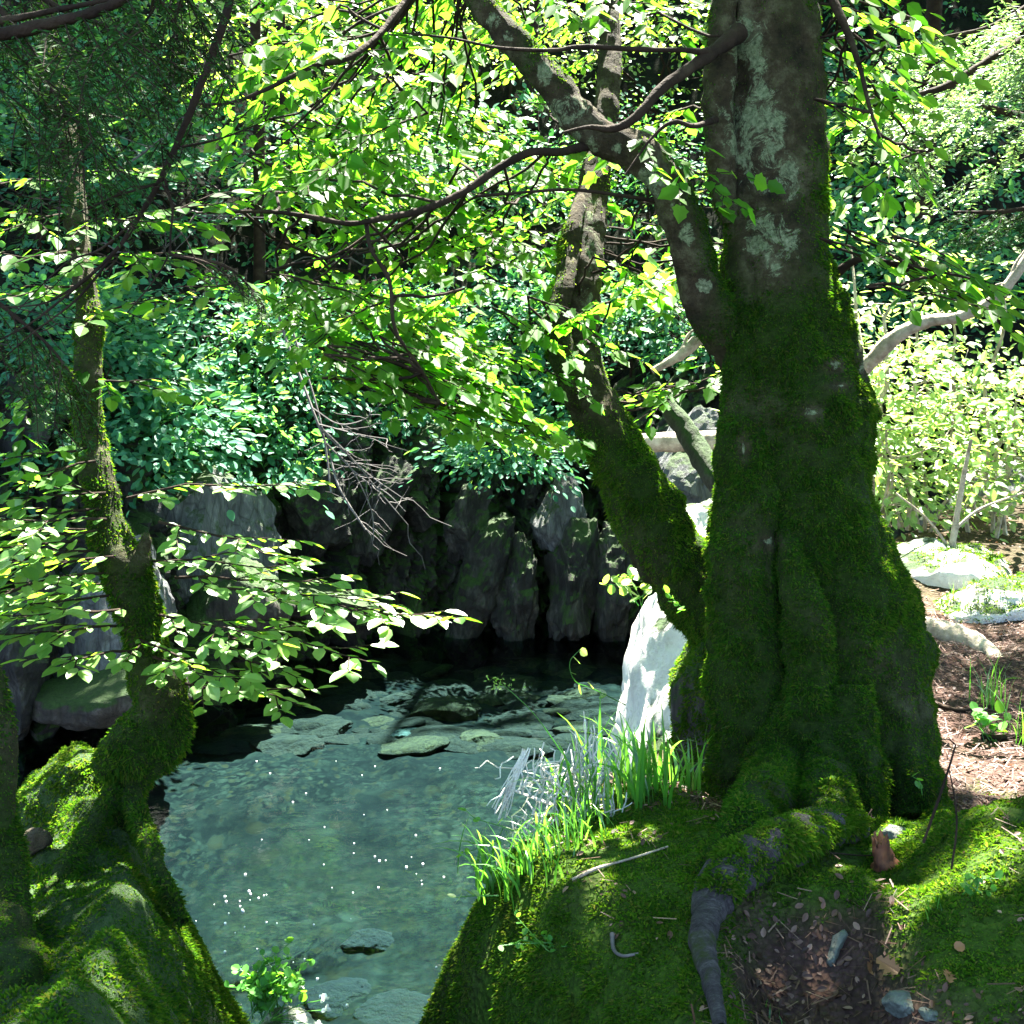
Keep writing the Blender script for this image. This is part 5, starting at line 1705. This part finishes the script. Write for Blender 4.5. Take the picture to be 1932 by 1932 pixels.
# one long arching stalk
st = thing("grass_stalk", "long thin grass stalk arching out over the water with a seed head", "grass", loc=P(1100, 1530, 3.85))
pth = smooth_path(np.array([P(1130, 1530, 3.85), P(1060, 1420, 3.8), P(1010, 1350, 3.75), P(970, 1310, 3.7), P(945, 1290, 3.7)]))
g = Geo()
tubes(g, [(pth, 0.0022, 0.0010)], 5)
g.build("stem", M['grass'], st, smooth=True)
rr = np.random.default_rng(341)
q = pth[-1] + rr.normal(size=(40, 3)) * [0.02, 0.015, 0.01]
leaf_obj("seed_head", LEAF_SMALL, [(q, rr.normal(size=(40, 3)), rr.normal(size=(40, 3)), np.full(40, 0.013))], M['bright'], st)


# ------------------------------------------------------------------ small plants
def small_plant(name, label, stems, leaf, mat, rng, shape=LEAF_ROUND, gap=0.03, group=None):
    root = thing(name, label, "plant", group, stems[0][0])
    g = Geo()
    L = []
    for pts in stems:
        pth = smooth_path(np.array(pts))
        g.add(*tube(pth, np.linspace(0.0022, 0.001, len(pth)), 5))
        s = np.concatenate([[0], np.cumsum(np.linalg.norm(np.diff(pth, axis=0), axis=1))])
        u = np.arange(s[-1] * 0.25, s[-1], gap)
        pp = np.stack([np.interp(u, s, pth[:, i]) for i in range(3)], 1)
        pp = np.vstack([pp, pth[-1:]])
        dd = rng.normal(size=(len(pp), 3)) + [0, 0, 0.1]
        L.append((pp, dd, np.array([0, 0, 1.0]) + rng.normal(size=(len(pp), 3)) * 0.4, leaf * rng.uniform(0.7, 1.2, len(pp))))
    g.build("stem", M['grass'], root, smooth=True)
    leaf_obj("foliage", shape, L, M[mat], root)
    return root


rng = np.random.default_rng(350)


def bundle(c, n, h, sp, rng):
    return [[c + rng.normal(size=3) * [0.02, 0.02, 0.01], c + np.array([rng.normal() * sp, rng.normal() * sp, h * 0.6]), c + np.array([rng.normal() * sp * 1.8, rng.normal() * sp * 1.4, h * rng.uniform(0.6, 1.1)])] for _ in range(n)]


herb = small_plant("flowering_herb", "bright green leafy herb with white buds on the crag's wet edge", bundle(P(500, 1910, 3.0), 26, 0.11, 0.035, rng), 0.022, 'herb', rng, gap=0.016)
q = np.array([P(570, 1862, 2.98), P(612, 1885, 2.98), P(615, 1905, 2.98), P(560, 1935, 2.98), P(600, 1935, 2.98)])
g = Geo()
tubes(g, [(wiggle_line(P(510, 1925, 3.0), a, 7, 0.05, rng, -0.1), 0.0015, 0.001) for a in q], 5)
g.build("flower_stem", M['grass'], herb)
for a in q:
    leaf_obj("flower", LEAF_ROUND, [(np.repeat(a[None], 6, 0), rng.normal(size=(6, 3)) + [0, 0, 0.6], rng.normal(size=(6, 3)), np.full(6, 0.014))], M['petal'], herb)
small_plant("seedling", "single green seedling at the base of the big trunk", [[P(1740, 1500, 3.9), P(1735, 1475, 3.9), P(1722, 1465, 3.9)]], 0.035, 'herb', rng)
small_plant("seedling", "small leafy sprout beside the dead leaf pile on sunny ground", bundle(ground(1860, 1400), 6, 0.16, 0.05, rng), 0.05, 'herb', rng)
small_plant("seedling", "pale sprig reaching over the water from the bank corner", [[P(940, 1690, 3.0), P(900, 1690, 2.98), P(860, 1693, 2.95)]], 0.03, 'bright', rng, gap=0.018)
small_plant("seedling", "thin trailing sprig in front of the shallow stones", [[P(1180, 1330, 4.6), P(1120, 1300, 4.5), P(1085, 1285, 4.45), P(1075, 1250, 4.4), P(1095, 1225, 4.4)]], 0.035, 'bright', rng, gap=0.07)
small_plant("seedling", "trailing stem hanging above the deep water near the grass", [[P(1000, 1580, 3.5), P(950, 1560, 3.5), P(900, 1545, 3.5), P(880, 1530, 3.5)], [P(950, 1560, 3.5), P(930, 1590, 3.5), P(865, 1612, 3.5)]], 0.028, 'herb', rng, gap=0.05)
small_plant("fern_sprig", "tiny fern growing out of the leaning trunk's moss", [[P(1250, 1110, 4.55), P(1265, 1125, 4.5), P(1290, 1150, 4.5)]], 0.03, 'herb', rng, gap=0.012)
small_plant("seedling", "lit sapling sprig below the leaning trunk by the pale boulder", bundle(P(1200, 1140, 5.4), 5, 0.14, 0.06, rng), 0.05, 'bright', rng)
small_plant("ground_plant", "little green leaves dotting the mossy slope beside the bank corner", bundle(ground(1045, 1790), 6, 0.03, 0.03, rng), 0.02, 'herb', rng)
small_plant("ground_plant", "small green plant on the hummock near the thin bare shoots", bundle(ground(1845, 1690), 4, 0.05, 0.02, rng), 0.02, 'herb', rng)
sh = thing("bare_shoot", "thin bare dark shoot standing up from the mossy hummock", "twig", loc=P(1740, 1600, 2.9))
branch(sh, "stem", [(1742, 1590, 2.85, 3.2), (1770, 1510, 2.85, 2.8), (1790, 1450, 2.85, 2.4), (1803, 1405, 2.85, 1.6)], M['twig'], 6)
branch(sh, "twig", [(1803, 1405, 2.85, 1.4), (1790, 1395, 2.85, 1.2), (1775, 1396, 2.85, 0.8)], M['twig'], 5)
sh = thing("bare_shoot", "second slimmer bare shoot just beside the dark one on the hummock", "twig", loc=P(1800, 1610, 2.85))
branch(sh, "stem", [(1795, 1640, 2.8, 2.4), (1805, 1560, 2.82, 2.0), (1800, 1500, 2.84, 1.6), (1790, 1450, 2.85, 1.0)], M['twig'], 6)
tw2 = thing("fallen_twig", "long thin twig lying across the moss to the orange stump", "twig", loc=ground(1600, 1620))
def lying(parent, pts, r, mat):
    pth = np.array([ground(a, b, 0.012) for a, b in pts])
    pth = smooth_path(pth)
    g = Geo()
    g.add(*tube(pth, np.linspace(r, r * 0.5, len(pth)), 6, 0.1, 30, 1))
    g.build("stem", mat, parent, smooth=True)


lying(tw2, [(1500, 1625), (1560, 1617), (1630, 1622), (1690, 1615)], 0.003, M['twig'])
for nm, lb, pts, r, mt in (("fallen_twig", "curved pale twig lying on litter between the grass and the mossy slope", [(1080, 1668), (1130, 1645), (1190, 1628), (1260, 1605)], 0.005, 'pale_bark'),
                           ("fallen_twig", "short hooked twig half buried in the mossy slope", [(1155, 1770), (1158, 1800), (1175, 1812), (1205, 1808)], 0.006, 'dead'),
                           ("fallen_twig", "forked dark twig on the sunny ground past the big trunk", [(1760, 1330), (1810, 1345), (1880, 1335)], 0.012, 'twig'),
                           ("fallen_twig", "dark stick lying below the leaf pile on the sunny ground", [(1850, 1395), (1890, 1397), (1930, 1392)], 0.016, 'twig'),
                           ("fallen_twig", "pale bent stick lying on the path near the big trunk", [(1842, 1370), (1846, 1350), (1862, 1340)], 0.008, 'pale_bark')):
    lying(thing(nm, lb, "twig", loc=ground(*pts[0])), pts, r, M[mt])


# ------------------------------------------------------------------ leaf litter
rng = np.random.default_rng(360)
n = 60000
X = rng.uniform(-0.2, 4.5, n)
Y = rng.uniform(1.8, 8.5, n)
pk = litter_mask(X, Y) * np.where(Y > 4.4, 0.5, 1.0)
k = (rng.random(n) < pk) & (X - np.interp(Y, _EY, _EX) > 0.1)
X, Y = X[k], Y[k]
e = 0.02
H = bank_h(X, Y)
nx_ = (bank_h(X - e, Y) - bank_h(X + e, Y)) / (2 * e)
ny_ = (bank_h(X, Y - e) - bank_h(X, Y + e)) / (2 * e)
nn = unit(np.stack([nx_, ny_, np.ones_like(X)], 1) + rng.normal(size=(len(X), 3)) * 0.28)
dd = rng.normal(size=(len(X), 3))
dd = dd - nn * (dd * nn).sum(1)[:, None]
o = leaf_obj("leaf_litter", LEAF_OVAL, [(np.stack([X, Y, H + rng.uniform(0.003, 0.015, len(X))], 1), dd, nn, rng.uniform(0.009, 0.027, len(X)))], M['litter'])
tag(o, kind="stuff")
# needles and twig bits
n = 42000
X = rng.uniform(-0.2, 4.5, n)
Y = rng.uniform(1.8, 8.0, n)
k = (rng.random(n) < litter_mask(X, Y)) & (X - np.interp(Y, _EY, _EX) > 0.1)
X, Y = X[k], Y[k]
H = bank_h(X, Y)
dd = rng.normal(size=(len(X), 3)) * [1, 1, 0.25]
T_ = np.array([(-0.5, 0.03, 0), (0.5, 0.03, 0), (0.5, -0.03, 0), (-0.5, -0.03, 0)])
o = leaf_obj("needle_litter", (T_, [[0, 3, 2, 1]]), [(np.stack([X, Y, H + rng.uniform(0.006, 0.018, len(X))], 1), dd, np.tile([0, 0, 1.0], (len(X), 1)) + rng.normal(size=(len(X), 3)) * 0.3, rng.uniform(0.02, 0.07, len(X)))], M['litter'])
tag(o, kind="stuff")


LEAF_OAK = _leaf([(0, 0), (-0.02, 0.10), (0.12, 0.26), (0.22, 0.16), (0.36, 0.42), (0.48, 0.20), (0.62, 0.36), (0.74, 0.14), (0.86, 0.20), (1, 0)], 0.25, 0.15)


def dry_leaf(label, c, size, rz, tilt, shape=LEAF_OAK):
    d = np.array([math.cos(rz), math.sin(rz), 0.1])
    V, lo, to = leaves(shape, np.array([c]), np.array([d]), np.array([tilt]), np.array([size]))
    return tag(mesh_obj("dry_leaf", V, lo, to, M['dry_leaf']), label, "leaf")


dry_leaf("large curled orange brown leaf lying on the moss above the split stone", ground(1640, 1850, .02), 0.085, 0.9, (0.1, -0.7, 0.6))
dry_leaf("second orange brown leaf folded against the large curled one", ground(1695, 1850, .02), 0.06, 2.2, (-0.3, -0.6, 0.6))
dry_leaf("small round tan leaf on the dark moss of the hummock's foot", ground(1800, 1805, .02), 0.03, 0.4, (0.1, -0.6, 0.7), LEAF_ROUND)
dry_leaf("reddish leaf fragment between the orange leaf and the hummock", ground(1790, 1870, .02), 0.04, 1.4, (0.2, -0.6, 0.7))

# ------------------------------------------------------------------ shrubs and trees of the far slope
SG = "shrubs on the far slope"


def shrub(name, label, base, h, rx, n, rng, mat, leaf=0.085, cat="shrub", droop=0.0, group=SG, shape=None, clump=38, stems=4, tw='twig', ry=None, tilt=0.35, lean=(0, -0.55, 0.0)):
    """stems from one foot, a crown of flat layered leaf clumps spread through its volume"""
    root = thing(name, label, cat, group, base)
    base = np.asarray(base, float)
    ry = ry or rx
    nc = max(6, n // clump)
    d = unit(rng.normal(size=(nc, 3)))
    r = rng.random(nc) ** 0.45
    c = base + np.array([0, 0, h * 0.55]) + d * r[:, None] * np.array([rx, ry, h * 0.5])
    c[:, 2] -= droop * ((c[:, 0] - base[0]) ** 2 + (c[:, 1] - base[1]) ** 2) ** 0.5
    g = Geo()
    lines = []
    tops = []
    for k in range(stems):
        e = base + np.array([rng.normal() * rx * 0.45, rng.normal() * ry * 0.4, h * rng.uniform(0.55, 0.95)])
        p = wiggle_line(base + rng.normal(size=3) * [0.1, 0.1, 0], e, 9, 0.07, rng)
        lines.append((p, 0.008 + 0.008 * h, 0.008))
        tops.append(p)
    tp = np.concatenate(tops)
    for k in range(nc):
        j = np.argmin(np.linalg.norm((tp - c[k]) * [1, 1, 1.6], axis=1) + rng.random(len(tp)) * 0.3)
        if k % 2 == 0:
            lines.append((wiggle_line(tp[j], c[k], 5, 0.08, rng), 0.007, 0.003))
    tubes(g, lines, 4)
    g.build("stem", M[tw], root)
    # leaves: each clump is a tilted flat layer
    cn = unit(np.array([0, 0, 1.0]) + np.asarray(lean) * rng.uniform(0.2, 1.3, nc)[:, None] + rng.normal(size=(nc, 3)) * 0.25)
    rad = rng.uniform(0.20, 0.46, nc) * (0.75 + 0.25 * rx)
    off = rng.normal(size=(nc, clump, 3)) * rad[:, None, None] * 0.62
    off = off - cn[:, None, :] * (off * cn[:, None, :]).sum(-1, keepdims=True) * 0.90
    pos = (c[:, None, :] + off).reshape(-1, 3)
    di = (off + unit(c - base - np.array([0, 0, h * 0.4]))[:, None, :] * 0.12 + rng.normal(size=off.shape) * 0.10).reshape(-1, 3)
    di[:, 2] -= 0.05
    nr = np.repeat(cn, clump, 0) + rng.normal(size=(nc * clump, 3)) * tilt
    sz = leaf * rng.uniform(0.6, 1.2, nc * clump)
    leaf_obj("crown", shape or LEAF_OVAL, [(pos, di, nr, sz)], M[mat], root)
    return root


def s_at(px, d):
    """cliff parameter whose slope foot stands under the picture column px at about distance d"""
    ss = np.linspace(18, 50, 400)
    x, y, _, _ = cliff_base(ss)
    col = (px - 966) * K * 1.0
    j = np.argmin(np.abs(x / np.maximum(y, 1) - col * 0.99))
    return ss[j]


rng = np.random.default_rng(401)
far = [  # px column, offset up the slope, height, radius, leaves, material, label
    (60, 0.1, 1.5, 1.0, 1800, 'shrub', "dark shrub at the far end of the pool beside the fir bough"),
    (230, 0.0, 1.2, 0.9, 1800, 'shrub', "low teal shrub above the broad grey rock face"),
    (380, 0.1, 1.3, 1.0, 1500, 'shrub', "teal shrub drooping above the pale rock face"),
    (500, 0.0, 1.2, 1.0, 1800, 'shrub', "dense teal shrub trailing down towards the grey slab"),
    (620, 0.0, 1.1, 0.9, 1700, 'shrub', "shade-tinted green shrub hanging over the dead twigs"),
    (740, 0.1, 1.2, 0.9, 2400, 'shrub', "teal shrub above the dark wet cliff"),
    (860, 0.3, 1.2, 0.9, 2200, 'shrub', "shaded shrub behind the low leafy tips"),
    (760, -0.4, 0.8, 0.7, 1500, 'shrub', "trailing shrub over the dark wet cliff above the thin leaning rock"),
    (900, -0.5, 0.9, 0.8, 1600, 'shrub', "trailing shrub just above the bush on the wet rock"),
    (1040, -0.4, 0.9, 0.7, 1400, 'shrub', "trailing shrub on the cliff behind the bent trunk's lower half"),
    (1000, 0.2, 1.4, 0.9, 2200, 'shrub', "shaded shrub behind the bent mossy trunk's knob"),
    (1180, 0.2, 1.3, 0.9, 1700, 'shrub', "teal shrub seen between the bent trunk and the arching limb"),
    (1320, 0.3, 1.3, 0.8, 1500, 'shrub', "teal shrub showing beside the big trunk under the limb"),
    (300, -0.5, 0.9, 0.8, 1500, 'shrub', "trailing shrub covering the cliff top behind the crooked trunk"),
    (440, -0.5, 0.9, 0.9, 1300, 'shrub', "trailing shrub hanging lowest above the pale rock face"),
    (560, -0.4, 0.8, 0.7, 1500, 'shrub', "trailing shrub reaching down beside the dead twig bundle"),
    (120, -0.4, 0.9, 0.9, 1400, 'shrub', "dim trailing shrub on the cliff top behind the lowest fir bough"),
    (0, 1.6, 2.0, 1.2, 1600, 'shrub', "dim shrub deep behind the crooked tree"),
    (170, 1.8, 2.0, 1.3, 2000, 'shrub', "teal shrub behind the upper part of the crooked tree"),
    (330, 1.7, 2.0, 1.3, 1500, 'shrub', "teal shrub below the forked bare bough"),
    (500, 1.6, 1.9, 1.2, 1600, 'shrub', "teal shrub between the two thin dark trunks"),
    (660, 1.8, 2.0, 1.2, 1800, 'shrub', "rounded shrub lit along its top above the dead twigs"),
    (830, 1.9, 2.0, 1.2, 2600, 'shrub', "broad shrub under the sunny gap"),
    (1000, 2.0, 2.0, 1.2, 2400, 'shrub', "tall shrub glowing behind the bent mossy trunk"),
    (1220, 2.0, 2.0, 1.2, 2000, 'shrub', "shrub caught under the curve of the arching limb"),
    (1650, 0.6, 1.6, 1.0, 1800, 'shrub', "teal shrub beyond the bare pale limb"),
    (1800, 0.5, 1.6, 1.1, 2000, 'shrub', "teal shrub above the dark hollow on the far bank"),
    (1950, 0.8, 1.8, 1.1, 1800, 'shrub', "teal shrub beneath the grey green conifer bough"),
    (1700, 2.4, 2.0, 1.2, 1800, 'shrub', "dim shrub behind the drooping conifer tip"),
    (1880, 2.6, 2.2, 1.3, 1800, 'shrub', "dim shrub high behind the sunlit conifer boughs"),
    (100, 3.8, 2.6, 1.5, 1600, 'shrub', "dark shrub high on the slope behind the fir boughs"),
    (300, 3.8, 2.6, 1.5, 2200, 'shrub', "shrub high on the slope behind the bare bough"),
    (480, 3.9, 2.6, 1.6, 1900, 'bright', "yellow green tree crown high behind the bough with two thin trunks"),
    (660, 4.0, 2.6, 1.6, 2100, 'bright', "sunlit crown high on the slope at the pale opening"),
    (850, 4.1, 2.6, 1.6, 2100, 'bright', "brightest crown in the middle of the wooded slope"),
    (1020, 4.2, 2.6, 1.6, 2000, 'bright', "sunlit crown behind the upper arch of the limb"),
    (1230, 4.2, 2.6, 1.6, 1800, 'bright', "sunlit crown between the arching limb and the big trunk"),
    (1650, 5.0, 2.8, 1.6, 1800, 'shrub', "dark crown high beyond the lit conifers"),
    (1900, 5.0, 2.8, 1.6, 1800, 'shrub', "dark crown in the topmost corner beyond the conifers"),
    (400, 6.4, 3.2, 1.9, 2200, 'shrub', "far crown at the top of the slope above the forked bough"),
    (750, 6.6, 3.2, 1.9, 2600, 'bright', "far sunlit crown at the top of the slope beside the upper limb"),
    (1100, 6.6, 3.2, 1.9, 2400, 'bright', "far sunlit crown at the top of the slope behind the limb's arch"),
]
for px, of, h, rx, n, mt, lb in far:
    s = s_at(px, 14)
    b = slope_pt(s, of)
    shrub("slope_shrub", lb, b, h, rx, n, rng, mt, droop=0.7 if of < 0 else (0.3 if of < 0.5 else 0.05), leaf=rng.choice([0.075, 0.09, 0.105, 0.12]))

rng = np.random.default_rng(405)
for k in range(16):
    s_ = s_at(rng.uniform(40, 900), 14)
    q = slope_pt(s_, rng.uniform(-0.3, 2.5), 0.1)
    e = q + np.array([rng.normal() * 1.2, -rng.uniform(0.6, 1.3), rng.uniform(-0.4, 1.6)])
    pth = wiggle_line(q, e, 12, 0.10, rng, -0.15)
    g = Geo()
    tubes(g, [(pth, 0.016, 0.006)] + [(wiggle_line(pth[j], pth[j] + rng.normal(size=3) * [0.4, 0.2, 0.3], 7, 0.12, rng), 0.007, 0.003) for j in (4, 6, 8, 10)], 5)
    tag(g.build("dead_branch", M['dead'], smooth=True), "thin grey dead branch poking out of the teal shrubs on the far slope", "branch", "dead branches among the far shrubs")

# ivy-like bush clinging to the wet cliff
rng = np.random.default_rng(402)
shrub("cliff_bush", "green bush clinging to the wet rock above the boulders", P(960, 900, 12.9), 0.6, 0.8, 1100, rng, 'shrub', 0.085, droop=0.25, clump=18, ry=0.3, group=None)
# sunlit bushes past the big tree
rng = np.random.default_rng(403)
BG = "sunlit bushes beyond the big tree"
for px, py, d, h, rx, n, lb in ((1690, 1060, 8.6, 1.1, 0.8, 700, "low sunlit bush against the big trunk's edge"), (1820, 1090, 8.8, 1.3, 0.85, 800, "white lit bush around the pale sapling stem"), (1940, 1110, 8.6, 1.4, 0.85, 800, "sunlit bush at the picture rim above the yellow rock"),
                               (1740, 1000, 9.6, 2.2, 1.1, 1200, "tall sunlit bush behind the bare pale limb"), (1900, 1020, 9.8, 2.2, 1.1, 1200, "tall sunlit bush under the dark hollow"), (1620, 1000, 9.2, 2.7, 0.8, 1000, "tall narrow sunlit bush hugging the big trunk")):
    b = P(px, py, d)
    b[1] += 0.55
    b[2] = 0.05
    shrub("sunlit_bush", lb, b, h, rx, n, rng, 'sunlit_leaf', 0.085, "bush", 0.05, BG, clump=20, tw='pale_bark', lean=(0.1, -0.2, 0), tilt=0.25)
sp_ = thing("pale_sapling", "thin pale sapling stem standing in front of the sunlit bushes", "tree", loc=P(1790, 1080, 8.0))
branch(sp_, "trunk", [(1786, 1110, 8.0, 8), (1795, 1040, 8.0, 7), (1806, 970, 8.0, 6), (1818, 900, 8.0, 5), (1832, 830, 8.0, 3)], M['pale_bark'], 8)
branch(sp_, "branch", [(1800, 1000, 8.0, 3), (1850, 960, 8.0, 2.5), (1930, 930, 8.0, 2)], M['pale_bark'], 6)
branch(sp_, "branch", [(1795, 1040, 8.0, 3), (1750, 980, 8.0, 2.5), (1690, 930, 8.0, 2)], M['pale_bark'], 6)

# ------------------------------------------------------------------ tall trees: dark trunks in view, unseen crowns added above the picture to shade the ravine
TT = "tall trees with unseen crowns added to shade the ravine"
talls = [((500, 14.5, 2.6), 0.075, "tall tree with a thin dark trunk split in two on the slope"), ((1000, 17.5, 5.0), 0.10, "tall tree high on the slope behind the limb's arch"), ((1720, 14.0, 3.5), 0.10, "tall tree with a dark trunk behind the lit conifers"),
         ((2300, 9.5, 0.2), 0.14, "tall tree beyond the picture rim past the sunny rocks"), ((760, 19.5, 8.0), 0.12, "tall tree at the top of the slope above the bright crowns"), ((2050, 18.0, 6.0), 0.12, "tall tree high up behind the conifers")]
rng = np.random.default_rng(500)
n = 135000
cx = rng.uniform(-5.5, 12, n)
cy = rng.uniform(0.6, 27, n)
cz = 4.9 + 0.27 * np.maximum(cy, 0) + rng.random(n) * 1.6
Pn = np.stack([cx, cy, cz], 1)
jit = 1.0 + 0.45 * fbm(Pn, 1.6, 3, 71.0)
ok = np.ones(n, bool)
for q, r in LIT:
    w_ = Pn - q
    t = w_ @ SDIR
    d = np.linalg.norm(w_ - t[:, None] * SDIR, axis=1)
    ok &= ~((t > 0) & (d < (r * 1.1 + 0.05) * jit))  # cuts a gap towards the sun over each chosen spot
Pn = Pn[ok]
tb = []
for (px, d, z), r, lb in talls:
    q = P(px, 966, d)
    tb.append(np.array([q[0], q[1], z - 0.6]))
tb = np.array(tb)
own = np.argmin(((Pn[:, None, :2] - tb[None, :, :2] - np.array([0.5, 0.5])) ** 2).sum(-1), 1)
# unseen shading leaves right above the big tree go to its own crown
main_c = tA[0][-1]
mine = np.hypot(Pn[:, 0] - main_c[0] - 1.0, Pn[:, 1] - main_c[1] - 1.5) < 3.2
mine |= (Pn[:, 1] < 4.5) & (Pn[:, 0] < 6)  # also the unseen leaves added over the near bank for shade
for k, ((px, d, z), r, lb) in enumerate(talls):
    root = thing("tall_tree", lb, "tree", TT, tb[k])
    top = tb[k] + np.array([0.3, 0.2, 0])
    sel = (own == k) & ~mine
    top[2] = 4.9 + 0.27 * top[1] + 2.2
    pth = wiggle_line(tb[k], top, 14, 0.012, rng)
    g = Geo()
    g.add(*tube(pth, np.linspace(r, r * 0.45, 14), 10, 0.15, 4, k))
    if k == 0:
        g.add(*tube(pth + np.array([0.28, 0.1, 0]), np.linspace(r * 0.8, r * 0.4, 14), 10, 0.15, 4, k + 9))
    pts_ = Pn[sel]
    for _ in range(16):
        e = pts_[rng.integers(len(pts_))]
        j = rng.integers(10, 14)
        g.add(*tube(wiggle_line(pth[j], e, 8, 0.05, rng, -0.1), np.linspace(r * 0.35, 0.015, 8), 5))
    g.build("trunk", M['twig'], root, smooth=True)
    leaf_obj("crown", LEAF_SMALL, [(pts_, rng.normal(size=(len(pts_), 3)), np.array([0, 0, 1.0]) + rng.normal(size=(len(pts_), 3)) * 0.35, rng.uniform(0.16, 0.27, len(pts_)))], M['leaf'], root)
pts_ = Pn[mine]
leaf_obj("crown", LEAF_SMALL, [(pts_, rng.normal(size=(len(pts_), 3)), np.array([0, 0, 1.0]) + rng.normal(size=(len(pts_), 3)) * 0.35, rng.uniform(0.16, 0.27, len(pts_)))], M['leaf'], tree)

# things' roots carry only their parts: move each Empty to its base without moving what it carries
for o in list(bpy.data.objects):
    if o.type == 'EMPTY' and "base" in o:
        b = Vector(o["base"])
        del o["base"]
        for c in o.children:
            c.location = c.location - b
        o.location = b
